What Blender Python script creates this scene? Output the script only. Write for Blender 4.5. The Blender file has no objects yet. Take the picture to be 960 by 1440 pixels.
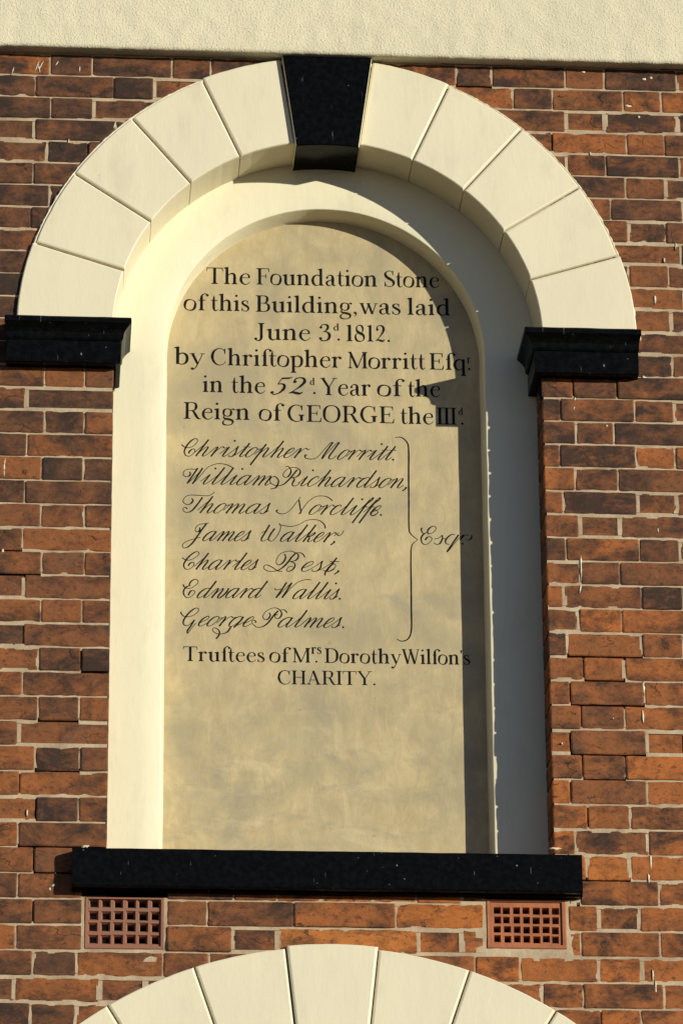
import bpy, bmesh, math, random
from mathutils import Vector, Matrix, noise

scene = bpy.context.scene
COL = scene.collection
random.seed(1812)

# ------------------------------------------------------------------ camera
cam_data = bpy.data.cameras.new('camera')
cam = bpy.data.objects.new('camera', cam_data)
COL.objects.link(cam)
RIGHT = Vector((0.99754938, -0.06962431, -0.00690534))
UP = Vector((-0.01969017, -0.37407178, 0.9271907))
FWD = Vector((0.0671381, 0.92478255, 0.37452599))
m = Matrix((RIGHT, UP, -FWD)).transposed().to_4x4()
m.translation = Vector((-0.78827, -11.3424, -5.14858))
cam.matrix_world = m
cam_data.sensor_fit = 'HORIZONTAL'
cam_data.sensor_width = 36.0
cam_data.lens = 6020.6 / 960.0 * 36.0
cam_data.clip_start = 0.1
cam_data.clip_end = 500.0
scene.camera = cam

# ------------------------------------------------------------------ light
SUN_EL = math.atan(0.30 * math.cos(math.radians(47.5)))
SUN_AZ = math.radians(47.5)              # to the right of the wall's normal
world = bpy.data.worlds.new('World')
scene.world = world
world.use_nodes = True
wn = world.node_tree
wn.nodes.clear()
sky = wn.nodes.new('ShaderNodeTexSky')
sky.sky_type = 'NISHITA'
sky.sun_disc = False
sky.sun_elevation = SUN_EL
sky.sun_rotation = math.pi - SUN_AZ
sky.air_density = 1.0
sky.dust_density = 0.0
sky.ozone_density = 2.4
bgn = wn.nodes.new('ShaderNodeBackground')
bgn.inputs['Strength'].default_value = 0.086
wout = wn.nodes.new('ShaderNodeOutputWorld')
hue = wn.nodes.new('ShaderNodeMix')
hue.data_type = 'RGBA'
hue.blend_type = 'MULTIPLY'
hue.inputs[0].default_value = 1.0
hue.inputs[7].default_value = (1.0, 0.95, 1.22, 1)      # clear winter sky, a little violet
wn.links.new(sky.outputs[0], hue.inputs[6])
wn.links.new(hue.outputs[2], bgn.inputs[0])
wn.links.new(bgn.outputs[0], wout.inputs[0])
sd = bpy.data.lights.new('sun', 'SUN')
sd.energy = 5.0
sd.angle = math.radians(0.5)
sd.color = (1.0, 0.97, 0.865)
sun = bpy.data.objects.new('sun', sd)
COL.objects.link(sun)
to_sun = Vector((math.sin(SUN_AZ) * math.cos(SUN_EL), -math.cos(SUN_AZ) * math.cos(SUN_EL), math.sin(SUN_EL)))
sun.rotation_euler = to_sun.to_track_quat('Z', 'Y').to_euler()
sun.location = to_sun * 20

vs = scene.view_settings
vs.view_transform = 'Standard'
vs.look = 'None'
vs.gamma = 1.0
vs.exposure = 0.06
vs.use_curve_mapping = False


# ------------------------------------------------------------------ helpers
def link(name, verts, faces, mats, parent=None, face_mat=None, smooth=False, tint=None):
    me = bpy.data.meshes.new(name)
    me.from_pydata([tuple(v) for v in verts], [], faces)
    for mt in (mats if isinstance(mats, (list, tuple)) else [mats]):
        me.materials.append(mt)
    if face_mat:
        me.polygons.foreach_set('material_index', face_mat)
    if smooth:
        me.polygons.foreach_set('use_smooth', [True] * len(me.polygons))
    if tint:
        a = me.color_attributes.new('tint', 'FLOAT_COLOR', 'POINT')
        a.data.foreach_set('color', [c for t in tint for c in t])
    me.update()
    o = bpy.data.objects.new(name, me)
    COL.objects.link(o)
    if parent:
        o.parent = parent
    return o


def thing(name, label, cat, loc=(0, 0, 0), group=None):
    o = bpy.data.objects.new(name, None)
    COL.objects.link(o)
    o.empty_display_size = 0.1
    o.location = loc
    o['label'] = label
    o['category'] = cat
    if group:
        o['group'] = group
    return o


def fix_normals(o):
    bm = bmesh.new()
    bm.from_mesh(o.data)
    bmesh.ops.recalc_face_normals(bm, faces=bm.faces)
    bm.to_mesh(o.data)
    bm.free()


class MB:
    def __init__(self):
        self.v, self.f, self.fm = [], [], []

    def add(self, vs, fs, mi=0):
        b = len(self.v)
        self.v += [tuple(v) for v in vs]
        self.f += [tuple(i + b for i in f) for f in fs]
        self.fm += [mi] * len(fs)

    def box(self, x0, x1, y0, y1, z0, z1, mi=0):
        self.add([(x0, y0, z0), (x1, y0, z0), (x1, y1, z0), (x0, y1, z0), (x0, y0, z1), (x1, y0, z1), (x1, y1, z1), (x0, y1, z1)],
                 [(0, 1, 5, 4), (1, 2, 6, 5), (2, 3, 7, 6), (3, 0, 4, 7), (4, 5, 6, 7), (3, 2, 1, 0)], mi)


def N(x, y, z=0.0):
    return noise.noise(Vector((x, y, z)))


# ------------------------------------------------------------------ materials
def new_mat(name):
    mt = bpy.data.materials.new(name)
    mt.use_nodes = True
    nt = mt.node_tree
    b = nt.nodes['Principled BSDF']
    return mt, nt, b


def nd(nt, typ, **kw):
    n = nt.nodes.new(typ)
    for k, v in kw.items():
        if k in ('operation', 'blend_type', 'data_type', 'attribute_name', 'noise_dimensions', 'feature', 'distance', 'attribute_type'):
            setattr(n, k, v)
        else:
            n.inputs[k].default_value = v
    return n


def tex_noise(nt, scale, detail=4.0, rough=0.55, vec=None, dist=0.0):
    n = nd(nt, 'ShaderNodeTexNoise', Scale=scale, Detail=detail, Roughness=rough, Distortion=dist)
    if vec is None:
        tc = nt.nodes.new('ShaderNodeTexCoord')
        vec = tc.outputs['Object']
    nt.links.new(vec, n.inputs['Vector'])
    return n.outputs['Fac']


def stretch(nt, sx, sy, sz, rot=(0, 0, 0)):
    tc = nt.nodes.new('ShaderNodeTexCoord')
    mp = nt.nodes.new('ShaderNodeMapping')
    mp.inputs['Scale'].default_value = (sx, sy, sz)
    mp.inputs['Rotation'].default_value = rot
    nt.links.new(tc.outputs['Object'], mp.inputs['Vector'])
    return mp.outputs['Vector']


def ramp(nt, fac, stops):
    r = nt.nodes.new('ShaderNodeValToRGB')
    el = r.color_ramp.elements
    while len(el) < len(stops):
        el.new(0.5)
    for e, (p, c) in zip(el, stops):
        e.position = p
        e.color = (c, c, c, 1) if isinstance(c, (int, float)) else (*c, 1)
    nt.links.new(fac, r.inputs['Fac'])
    return r.outputs['Color']


def mix(nt, fac, a, b, mode='MIX'):
    n = nt.nodes.new('ShaderNodeMix')
    n.data_type = 'RGBA'
    n.blend_type = mode
    for sock, val in ((n.inputs[0], fac), (n.inputs[6], a), (n.inputs[7], b)):
        if hasattr(val, 'is_linked') or hasattr(val, 'links'):
            nt.links.new(val, sock)
        elif isinstance(val, (int, float)):
            sock.default_value = val
        else:
            sock.default_value = (*val, 1)
    return n.outputs[2]


def bump(nt, bsdf, height, strength, dist):
    b = nd(nt, 'ShaderNodeBump', Strength=strength, Distance=dist)
    nt.links.new(height, b.inputs['Height'])
    nt.links.new(b.outputs[0], bsdf.inputs['Normal'])
    return b


def cream_paint(name, base, dirt, bump_s=0.25, stucco=False):
    mt, nt, b = new_mat(name)
    big = tex_noise(nt, 2.2, 5, 0.6)
    c = mix(nt, ramp(nt, big, [(0.35, 0.0), (0.75, 1.0)]), base, tuple(v * 0.93 for v in base))
    grime = tex_noise(nt, 9.0, 8, 0.7, stretch(nt, 1.0, 1.0, 0.35))
    c = mix(nt, ramp(nt, grime, [(0.54, 0.0), (0.82, 0.42)]), c, dirt)
    specks = tex_noise(nt, 130.0, 3, 0.6)
    c = mix(nt, ramp(nt, specks, [(0.73, 0.0), (0.80, 0.6)]), c, tuple(v * 0.55 for v in dirt))
    nt.links.new(c, b.inputs['Base Color'])
    b.inputs['Roughness'].default_value = 0.9 if stucco else 0.5
    b.inputs['Specular IOR Level'].default_value = 0.15 if stucco else 0.35
    if stucco:
        a = ramp(nt, tex_noise(nt, 170.0, 3, 0.55), [(0.50, 0.0), (0.78, 1.0)])
        d = tex_noise(nt, 40.0, 8, 0.75)
        h = mix(nt, 0.45, a, d)
        bump(nt, b, h, 0.6, 0.006)
    else:
        a = tex_noise(nt, 22.0, 6, 0.65, stretch(nt, 1.0, 1.0, 0.3))
        bump(nt, b, a, bump_s * 1.2, 0.004)
    return mt


M_CREAM = cream_paint('cream_paint', (0.75, 0.68, 0.455), (0.42, 0.36, 0.22))
M_CREAM_STONE = cream_paint('cream_paint_arch', (0.69, 0.615, 0.415), (0.40, 0.34, 0.21))
M_STUCCO = cream_paint('cream_render', (0.67, 0.60, 0.405), (0.44, 0.38, 0.24), stucco=True)


def black_gloss():
    mt, nt, b = new_mat('black_gloss_paint')
    c = mix(nt, ramp(nt, tex_noise(nt, 60.0, 3, 0.5), [(0.4, 0.0), (0.8, 1.0)]), (0.0025, 0.0025, 0.0025), (0.006, 0.006, 0.0055))
    sp = tex_noise(nt, 70.0, 2, 0.5)
    c = mix(nt, ramp(nt, sp, [(0.745, 0.0), (0.765, 0.6)]), c, (0.30, 0.28, 0.24))
    scr = tex_noise(nt, 40.0, 2, 0.5, stretch(nt, 2.4, 1.0, 0.35, (0, math.radians(25), 0)))
    c = mix(nt, ramp(nt, scr, [(0.735, 0.0), (0.76, 0.35)]), c, (0.22, 0.21, 0.19))
    nt.links.new(c, b.inputs['Base Color'])
    b.inputs['Roughness'].default_value = 0.20
    b.inputs['Specular IOR Level'].default_value = 0.05
    bump(nt, b, tex_noise(nt, 18.0, 5, 0.6), 0.25, 0.004)
    return mt


M_BLACK = black_gloss()


def brick_mat():
    mt, nt, b = new_mat('old_brick')
    at = nt.nodes.new('ShaderNodeAttribute')
    at.attribute_name = 'tint'
    sep = nt.nodes.new('ShaderNodeSeparateColor')
    nt.links.new(at.outputs['Color'], sep.inputs[0])
    tc = nt.nodes.new('ShaderNodeTexCoord')
    off = nt.nodes.new('ShaderNodeVectorMath')
    off.operation = 'MULTIPLY_ADD'
    nt.links.new(at.outputs['Color'], off.inputs[0])
    off.inputs[1].default_value = (40, 40, 40)
    nt.links.new(tc.outputs['Object'], off.inputs[2])
    vec = off.outputs[0]
    c = ramp(nt, sep.outputs[0], [(0.0, (0.080, 0.038, 0.019)), (0.3, (0.140, 0.056, 0.022)), (0.6, (0.220, 0.078, 0.022)), (0.85, (0.32, 0.104, 0.022)), (1.0, (0.36, 0.140, 0.030))])
    mp = nt.nodes.new('ShaderNodeMapping')
    mp.inputs['Scale'].default_value = (0.8, 1.0, 1.25)
    mp.inputs['Rotation'].default_value = (0, math.radians(8), 0)
    nt.links.new(vec, mp.inputs['Vector'])
    lay = mp.outputs['Vector']
    n1 = tex_noise(nt, 15.0, 8, 0.74, lay, 0.25)
    c = mix(nt, ramp(nt, n1, [(0.36, 0.0), (0.66, 0.9)]), c, mix(nt, 1.0, c, (1.45, 1.25, 1.05), 'MULTIPLY'))
    # kiln burns: dark smears, more on some bricks than on others
    n2 = tex_noise(nt, 11.0, 9, 0.74, lay, 0.4)
    th = nd(nt, 'ShaderNodeMath', operation='MULTIPLY_ADD')
    nt.links.new(sep.outputs[1], th.inputs[0])
    th.inputs[1].default_value = 0.30
    nt.links.new(n2, th.inputs[2])
    c = mix(nt, ramp(nt, th.outputs[0], [(0.54, 0.0), (0.75, 0.92)]), c, (0.026, 0.016, 0.011))
    # pits, creases and grit
    n3 = tex_noise(nt, 70.0, 6, 0.75, lay)
    c = mix(nt, ramp(nt, n3, [(0.33, 0.85), (0.46, 0.0)]), c, (0.030, 0.017, 0.011))
    c = mix(nt, ramp(nt, n3, [(0.60, 0.0), (0.76, 0.40)]), c, (0.42, 0.17, 0.06))
    cr_ = nd(nt, 'ShaderNodeTexVoronoi', Scale=9.0)
    cr_.feature = 'DISTANCE_TO_EDGE'
    wob = nt.nodes.new('ShaderNodeVectorMath')
    wob.operation = 'MULTIPLY_ADD'
    nz = nd(nt, 'ShaderNodeTexNoise', Scale=22.0, Detail=5.0)
    nt.links.new(lay, nz.inputs['Vector'])
    nt.links.new(nz.outputs['Color'], wob.inputs[0])
    wob.inputs[1].default_value = (0.09, 0.09, 0.09)
    nt.links.new(lay, wob.inputs[2])
    nt.links.new(wob.outputs[0], cr_.inputs['Vector'])
    crack = ramp(nt, cr_.outputs['Distance'], [(0.004, 1.0), (0.022, 0.0)])
    gate = ramp(nt, tex_noise(nt, 11.0, 3, 0.5, vec), [(0.56, 0.0), (0.66, 0.75)])
    crack = mix(nt, 1.0, crack, gate, 'MULTIPLY')
    c = mix(nt, crack, c, (0.020, 0.012, 0.008))
    # lime and dust film
    n4 = tex_noise(nt, 6.0, 6, 0.65, vec)
    c = mix(nt, ramp(nt, n4, [(0.60, 0.0), (0.82, 0.20)]), c, (0.30, 0.19, 0.115))
    nt.links.new(c, b.inputs['Base Color'])
    b.inputs['Roughness'].default_value = 0.8
    b.inputs['Specular IOR Level'].default_value = 0.25
    h = mix(nt, 0.5, tex_noise(nt, 65.0, 8, 0.75, lay), tex_noise(nt, 24.0, 5, 0.65, lay))
    h = mix(nt, crack, h, (0, 0, 0))
    bump(nt, b, h, 0.8, 0.006)
    return mt


M_BRICK = brick_mat()


def plain(name, c0, c1, scale, rough, bs=0.4, bd=0.004, spec=0.2):
    mt, nt, b = new_mat(name)
    c = mix(nt, ramp(nt, tex_noise(nt, scale, 7, 0.65), [(0.35, 0.0), (0.68, 1.0)]), c0, c1)
    nt.links.new(c, b.inputs['Base Color'])
    b.inputs['Roughness'].default_value = rough
    b.inputs['Specular IOR Level'].default_value = spec
    bump(nt, b, tex_noise(nt, scale * 6, 6, 0.7), bs, bd)
    return mt


M_MORTAR = plain('lime_mortar', (0.50, 0.385, 0.24), (0.30, 0.215, 0.13), 11.0, 0.95, 0.6)
M_MORTAR_DEEP = plain('old_deep_mortar', (0.05, 0.04, 0.03), (0.09, 0.07, 0.05), 20.0, 0.95)
M_TERRA = plain('terracotta', (0.40, 0.145, 0.060), (0.24, 0.085, 0.04), 12.0, 0.75, 0.35, 0.003)
M_TERRA_OLD = plain('weathered_terracotta', (0.27, 0.105, 0.062), (0.22, 0.125, 0.075), 9.0, 0.8, 0.4, 0.003)
M_VOID = plain('vent_cavity', (0.006, 0.005, 0.004), (0.012, 0.010, 0.008), 20.0, 1.0)
M_PAVE = plain('paving', (0.09, 0.085, 0.08), (0.06, 0.06, 0.06), 1.5, 0.9)
M_SPLASH = plain('dried_paint_splash', (0.72, 0.64, 0.46), (0.58, 0.50, 0.34), 30.0, 0.6)


def tablet_mat():
    mt, nt, b = new_mat('painted_stone')
    brush = tex_noise(nt, 26.0, 8, 0.72, stretch(nt, 1.0, 1.0, 0.42, (0, math.radians(12), 0)), 0.5)
    c = mix(nt, ramp(nt, brush, [(0.32, 0.0), (0.70, 1.0)]), (0.385, 0.296, 0.150), (0.53, 0.42, 0.22))
    cloud = tex_noise(nt, 3.4, 5, 0.6, None, 0.8)
    c = mix(nt, ramp(nt, cloud, [(0.36, 0.75), (0.56, 0.0)]), c, (0.31, 0.26, 0.155))
    blot = tex_noise(nt, 7.5, 6, 0.65, stretch(nt, 1.0, 1.0, 1.6), 0.6)
    c = mix(nt, ramp(nt, blot, [(0.62, 0.0), (0.80, 0.6)]), c, (0.235, 0.222, 0.175))
    # grey weather smudges and a pale scrubbed streak on the bare lower half
    tcw = nt.nodes.new('ShaderNodeTexCoord')
    sw_ = nt.nodes.new('ShaderNodeSeparateXYZ')
    nt.links.new(tcw.outputs['Object'], sw_.inputs[0])
    lowm = ramp(nt, sw_.outputs[2], [(0.30, 1.0), (0.68, 0.15)])
    sm1 = ramp(nt, tex_noise(nt, 5.2, 6, 0.62, stretch(nt, 1.0, 1.0, 2.1, (0, math.radians(-14), 0)), 0.9), [(0.50, 0.0), (0.68, 0.55)])
    c = mix(nt, mix(nt, 1.0, sm1, lowm, 'MULTIPLY'), c, (0.255, 0.225, 0.150))
    sm2 = ramp(nt, tex_noise(nt, 4.4, 6, 0.66, stretch(nt, 0.8, 1.0, 2.6, (0, math.radians(6), 0)), 0.7), [(0.54, 0.0), (0.72, 0.6)])
    c = mix(nt, mix(nt, 1.0, sm2, lowm, 'MULTIPLY'), c, (0.60, 0.49, 0.28))
    yel = tex_noise(nt, 5.0, 4, 0.6)
    c = mix(nt, ramp(nt, yel, [(0.50, 0.0), (0.74, 0.55)]), c, (0.47, 0.385, 0.20))
    dots = tex_noise(nt, 48.0, 3, 0.5)
    c = mix(nt, ramp(nt, dots, [(0.715, 0.0), (0.76, 0.5)]), c, (0.22, 0.17, 0.09))
    nt.links.new(c, b.inputs['Base Color'])
    b.inputs['Roughness'].default_value = 0.62
    b.inputs['Specular IOR Level'].default_value = 0.25
    bump(nt, b, brush, 0.35, 0.004)
    return mt


M_TABLET = tablet_mat()


def ink_mat():
    mt, nt, b = new_mat('black_lettering_paint')
    c = mix(nt, ramp(nt, tex_noise(nt, 160.0, 4, 0.6), [(0.45, 0.0), (0.85, 1.0)]), (0.005, 0.005, 0.004), (0.022, 0.019, 0.013))
    nt.links.new(c, b.inputs['Base Color'])
    b.inputs['Roughness'].default_value = 0.7
    b.inputs['Specular IOR Level'].default_value = 0.1
    return mt


M_INK = ink_mat()

# ------------------------------------------------------------------ setting: ground
GROUND_Z = -6.75
g = link('pavement', [(-60, -60, GROUND_Z), (60, -60, GROUND_Z), (60, 20, GROUND_Z), (-60, 20, GROUND_Z)], [(0, 1, 2, 3)], M_PAVE)
g['kind'] = 'structure'

# ------------------------------------------------------------------ the brick wall
R_OUT, R_IN, JAMB = 0.90, 0.625, 0.622
DEPTH = 0.136                     # brick face back to the cream surround
LOW_C, LOW_R = -3.019, 1.172      # the arch below
XL, XR, ZTOP, ZBOT = -1.55, 1.65, 0.96, -2.62

beds = []                         # heights of the bed joints, from the top down
for k in range(-2, 15):
    beds.append(0.828 - 0.0723 * k)
for k in range(1, 13):
    beds.append(0.828 - 0.0723 * 14 - 0.0726 * k)
z26 = beds[-1]
for k in range(1, 18):
    beds.append(z26 - 0.0738 * k)

wall = thing('brick_wall', 'weathered red brown brick wall in Flemish bond around the cream arches', 'wall', (0, 0, 0))
VENTS = [(-0.681, -0.461, -1.862, -1.713), (0.428, 0.651, -1.846, -1.704)]


def cuts(j):
    """x of the perpends of course j: alternate stretchers and headers"""
    odd = (j + 1) % 2
    xs = []
    for n in range(-4, 3):
        if not odd:
            xs += [(-0.822 + 0.358 * n), (-0.702 + 0.358 * n)]
        else:
            xs += [(-0.990 + 0.358 * n), (-0.868 + 0.358 * n)]
    left = [x for x in xs if x < -0.06]
    xs = []
    for n in range(-3, 4):
        if not odd:
            xs += [(0.717 + 0.335 * n), (0.834 + 0.335 * n)]
        else:
            xs += [(0.890 + 0.335 * n), (1.008 + 0.335 * n)]
    right = [x for x in xs if x > 0.06]
    return left, right


BV, BF, BT = [], [], []
MO = MB()
DM = MB()


def add_brick(x0, x1, z0, z1, jl=False, jr=False):
    """one hand-made brick: wavy outline, rounded arrises, pitted face; jl / jr = its end shows in the opening"""
    w = x1 - x0
    nx = 4 if w < 0.09 else (7 if w < 0.16 else 12)
    nz = 5
    s = random.random() * 100
    cx = (x0 + x1) / 2
    # real colour drift of the wall: more dark burnt bricks high up on the left
    orange = 0.27 + 0.17 * (cx > 0) + 0.24 * max(0.0, min(1.0, (0.0 - z0) / 1.6)) * (1.0 if cx > 0 else 0.75)
    t = max(0.0, min(1.0, random.gauss(orange, 0.11)))
    if abs(cx) > 0.2 and z0 > 0.6 and cx > 0:
        t = min(1.0, t + 0.12)
    burn = max(0.0, min(1.0, random.gauss(0.50 if z0 > 0 else 0.40, 0.12)))
    tint = (t, burn, random.random(), 1.0)
    ang = random.gauss(0, 0.003)
    dy = random.gauss(0, 0.0016)
    back = DEPTH - 0.004 if (jl or jr) else 0.09
    b = len(BV)
    us = [0, 0.0035 / w] + [i / (nx - 2) for i in range(1, nx - 2)] + [1 - 0.0035 / w, 1]
    vv = [0, 0.05, 0.35, 0.65, 0.95, 1]
    NX, NZ = len(us), len(vv)
    for iz, v in enumerate(vv):
        for ix, u in enumerate(us):
            x, z = x0 + u * w, z0 + v * (z1 - z0)
            ex, ez = min(ix, NX - 1 - ix), min(iz, NZ - 1 - iz)
            edge = min(ex, ez)
            y = dy + 0.0022 * N(x * 24 + s, z * 24) + 0.0012 * N(x * 70 + s, z * 70, 3)
            if edge == 0:
                y += 0.0016
            if ex == 0 and ez == 0:
                y += 0.0015
            x += 0.0010 * N(x * 45 + s, z * 45, 7) * (1 if ex < 2 else 0.3)
            z += 0.0011 * N(x * 38 + s, z * 50, 11) * (1 if ez < 2 else 0.3) + ang * (x - cx)
            if ex == 0 and ez == 0:
                x += (0.002 if ix == 0 else -0.002) * random.random()
                z += (0.0018 if iz == 0 else -0.0018) * random.random()
            BV.append((x, y, z))
            BT.append(tint)
    for iz in range(NZ - 1):
        for ix in range(NX - 1):
            a = b + iz * NX + ix
            BF.append((a, a + 1, a + NX + 1, a + NX))
    ring = [ix for ix in range(NX)] + [iz * NX + NX - 1 for iz in range(1, NZ)] + [(NZ - 1) * NX + ix for ix in range(NX - 2, -1, -1)] + [iz * NX for iz in range(NZ - 2, 0, -1)]
    b2 = len(BV)
    for r in ring:
        x, y, z = BV[b + r]
        BV.append((x, back, z))
        BT.append(tint)
    n = len(ring)
    for i in range(n):
        i2 = (i + 1) % n
        BF.append((b + ring[i], b2 + i, b2 + i2, b + ring[i2]))


def mortar_piece(x0, x1, z0, z1, deep):
    """a length of pointing, its face wavy and a little behind the bricks"""
    n = max(1, int((x1 - x0) / 0.02))
    nzz = max(1, int((z1 - z0) / 0.02))
    v, f = [], []
    for i in range(nzz + 1):
        for k in range(n + 1):
            x, z = x0 + (x1 - x0) * k / n, z0 + (z1 - z0) * i / nzz
            y = (0.0019 if not deep else 0.017) + 0.0014 * N(x * 40, z * 40, 5) + 0.0012 * N(x * 120, z * 120, 9)
            v.append((x, y, z))
    m_ = n + 1
    for i in range(nzz):
        for k in range(n):
            a = i * m_ + k
            f.append((a, a + 1, a + m_ + 1, a + m_))
    (DM if deep else MO).add(v, f)


def run(x_a, x_b, xs, z0, z1, j, jamb_l=False, jamb_r=False):
    """bricks of one course between x_a and x_b"""
    pts = [x_a] + [x + random.gauss(0, 0.0035) for x in sorted(xs) if x_a + 0.03 < x < x_b - 0.03] + [x_b]
    for i in range(len(pts) - 1):
        a, c = pts[i], pts[i + 1]
        g0 = 0.0 if i == 0 else random.uniform(0.0010, 0.0030)
        g1 = 0.0 if i == len(pts) - 2 else random.uniform(0.0010, 0.0030)
        bj = random.uniform(0.0017, 0.0033)
        tj = random.uniform(0.0017, 0.0033)
        add_brick(a + g0, c - g1, z0 + bj, z1 - tj, jamb_l and i == 0, jamb_r and i == len(pts) - 2)
        cx, cz = (a + c) / 2, (z0 + z1) / 2
        p_open = 0.03
        if 0.6 < cx < 0.85 and -1.75 < cz < -0.85:
            p_open = 0.62
        elif -0.9 < cx < -0.6 and cz < -0.9:
            p_open = 0.30
        ma = a + (random.uniform(0.001, 0.0055) if jamb_l and i == 0 else 0)
        mc = c - (random.uniform(0.001, 0.0055) if jamb_r and i == len(pts) - 2 else 0)
        edge_piece = (jamb_l and i == 0) or (jamb_r and i == len(pts) - 2)
        mortar_piece(ma, mc, z0 - 0.0085, z0 + 0.0085, random.random() < p_open and not (edge_piece and cx > 0))
        if i > 0:
            mortar_piece(a - 0.0085, a + 0.0085, z0 + 0.0095, z1 - 0.0095, random.random() < p_open)


def holes(z0, z1):
    """x-intervals the course must leave out"""
    zc = (z0 + z1) / 2
    out = []
    if zc > 0.0:
        if zc < 0.79:
            h = math.sqrt(0.79 ** 2 - zc ** 2)
            out.append((-h, h, False))
    elif zc > -1.60:
        out.append((-JAMB, JAMB, True))
    r = LOW_R - 0.12
    if zc - LOW_C < r:
        h = math.sqrt(r * r - (zc - LOW_C) ** 2)
        out.append((-h, h, False))
    for a, b, c, d in VENTS:
        if z0 < d - 0.005 and z1 > c + 0.005:
            out.append((a - 0.008, b + 0.008, False))
    return sorted(out)


for j in range(len(beds) - 1):
    z1, z0 = beds[j], beds[j + 1]
    left, right = cuts(j)             # j counts from two courses above the .828 joint
    xs = left + right
    if z0 < -1.70:
        xs = left + [x + 0.02 for x in right]
    segs = []
    cur, jl = XL, False
    for a, b, jm in holes(z0, z1):
        if a > cur:
            segs.append((cur, a, jl, jm))
        cur, jl = b, jm
    segs.append((cur, XR, jl, False))
    for a, b, l_, r_ in segs:
        if b - a > 0.03:
            run(a, b, xs, z0, z1, j, l_, r_)

link('brickwork', BV, BF, M_BRICK, wall, tint=BT)
# pale mortar bedding the two air bricks
for a, b, c, d in VENTS:
    mortar_piece(a - 0.03, a + 0.003, c - 0.012, d, False)
    mortar_piece(b - 0.003, b + 0.03, c - 0.012, d, False)
    mortar_piece(a - 0.016, b + 0.016, c - 0.034, c + 0.003, False)
link('pointing', MO.v, MO.f, M_MORTAR, wall, smooth=True)
# core of the wall behind the bricks, seen only where pointing has fallen out
core = MB()
YC = 0.021
core.box(XL, -JAMB - 0.012, YC, 0.32, -1.6, 0.0)
core.box(JAMB + 0.012, XR, YC, 0.32, -1.6, 0.0)
nseg = 40
for k in range(nseg):
    a0, a1 = math.pi * k / nseg, math.pi * (k + 1) / nseg

    def outp(a):
        c_, s_ = math.cos(a), math.sin(a)
        t_ = min((XR if c_ > 0 else -XL) / max(abs(c_), 1e-6), ZTOP / max(s_, 1e-6))
        return (t_ * c_, YC, t_ * s_)
    core.add([(0.78 * math.cos(a0), YC, 0.78 * math.sin(a0)), outp(a0), outp(a1), (0.78 * math.cos(a1), YC, 0.78 * math.sin(a1))], [(0, 1, 2, 3)])
core.box(XL, -0.62, YC + 0.004, 0.32, ZBOT, -1.6)
core.box(0.60, XR, YC + 0.004, 0.32, ZBOT, -1.6)
core.box(-0.62, 0.60, YC + 0.106, 0.32, ZBOT, -1.6)
for a, b in ((-0.62 + 0.17, 0.42),):
    core.box(a, b, YC + 0.003, 0.12, -2.0, -1.6)
link('wall_core', core.v + DM.v, core.f + [tuple(i + len(core.v) for i in f) for f in DM.f], M_MORTAR_DEEP, wall)

# ------------------------------------------------------------------ the upper arch of painted stones
SPRING = 0.014


def voussoir_mesh(name, a0, a1, r0, r1, y_f, y_b, mats, parent, cen_z, z_min=None, groove=0.0068, seg=9, shrink=0.0018, side_mat=0, dirt_r=0.0):
    """a wedge stone with chamfered front arrises; a0 < a1 in radians"""
    def loop(inset, y):
        pts = []
        da0 = (inset + shrink)
        for r, rev in ((r0 + inset * 0.6, False), (r1 - inset * 0.6, True)):
            s0, s1 = a0 + da0 / r, a1 - da0 / r
            idx = range(seg + 1)
            if rev:
                idx = reversed(list(idx))
            for i in idx:
                a = s0 + (s1 - s0) * i / seg
                rr = r + (0.0012 * N(a * 60, rev * 9.0, r0) if rev else 0.0006 * N(a * 40, 4.0))
                z = cen_z + rr * math.sin(a)
                if z_min is not None:
                    z = max(z, z_min + inset)
                pts.append((rr * math.cos(a), y, z))
        return pts
    L = [loop(groove, y_f), loop(groove * 0.35, y_f + groove * 0.25), loop(0.0, y_f + groove), loop(0.0, y_b)]
    v, f, fm = [], [], []
    n = 2 * (seg + 1)
    for l_ in L:
        v += l_
    for k in range(3):
        for i in range(n):
            i2 = (i + 1) % n
            f.append((k * n + i, k * n + i2, (k + 1) * n + i2, (k + 1) * n + i))
            is_side = (i == seg or i == n - 1)
            fm.append(side_mat if is_side else 0)
    for i in range(seg):                          # the front face as quads
        f.append((i, 2 * seg + 1 - i, 2 * seg - i, i + 1))
        fm.append(0)
        o_ = 3 * n
        f.append((o_ + i, o_ + i + 1, o_ + 2 * seg - i, o_ + 2 * seg + 1 - i))
        fm.append(0)
    o = link(name, v, f, mats, parent, fm)
    fix_normals(o)
    return o


arch = thing('painted_arch', 'cream painted stone arch with a black keystone over the inscribed tablet', 'arch', (0, 0, 0))
D = math.radians
left_j = [180.0, 162.4, 146.1, 130.1, 114.3, 98.75]
right_j = [81.35, 66.1, 49.7, 33.5, 17.7, 0.0]
for i in range(5):
    voussoir_mesh('voussoir', D(left_j[i + 1]), D(left_j[i]), R_IN, R_OUT + (0.006 if i in (0, 4) else -0.003), -0.012, DEPTH + 0.004, M_CREAM_STONE, arch, 0.0, SPRING if i == 0 else None)
    voussoir_mesh('voussoir', D(right_j[i + 1]), D(right_j[i]), R_IN, R_OUT + (0.006 if i in (0, 4) else -0.003), -0.012, DEPTH + 0.004, M_CREAM_STONE, arch, 0.0, SPRING if i == 4 else None)


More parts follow.
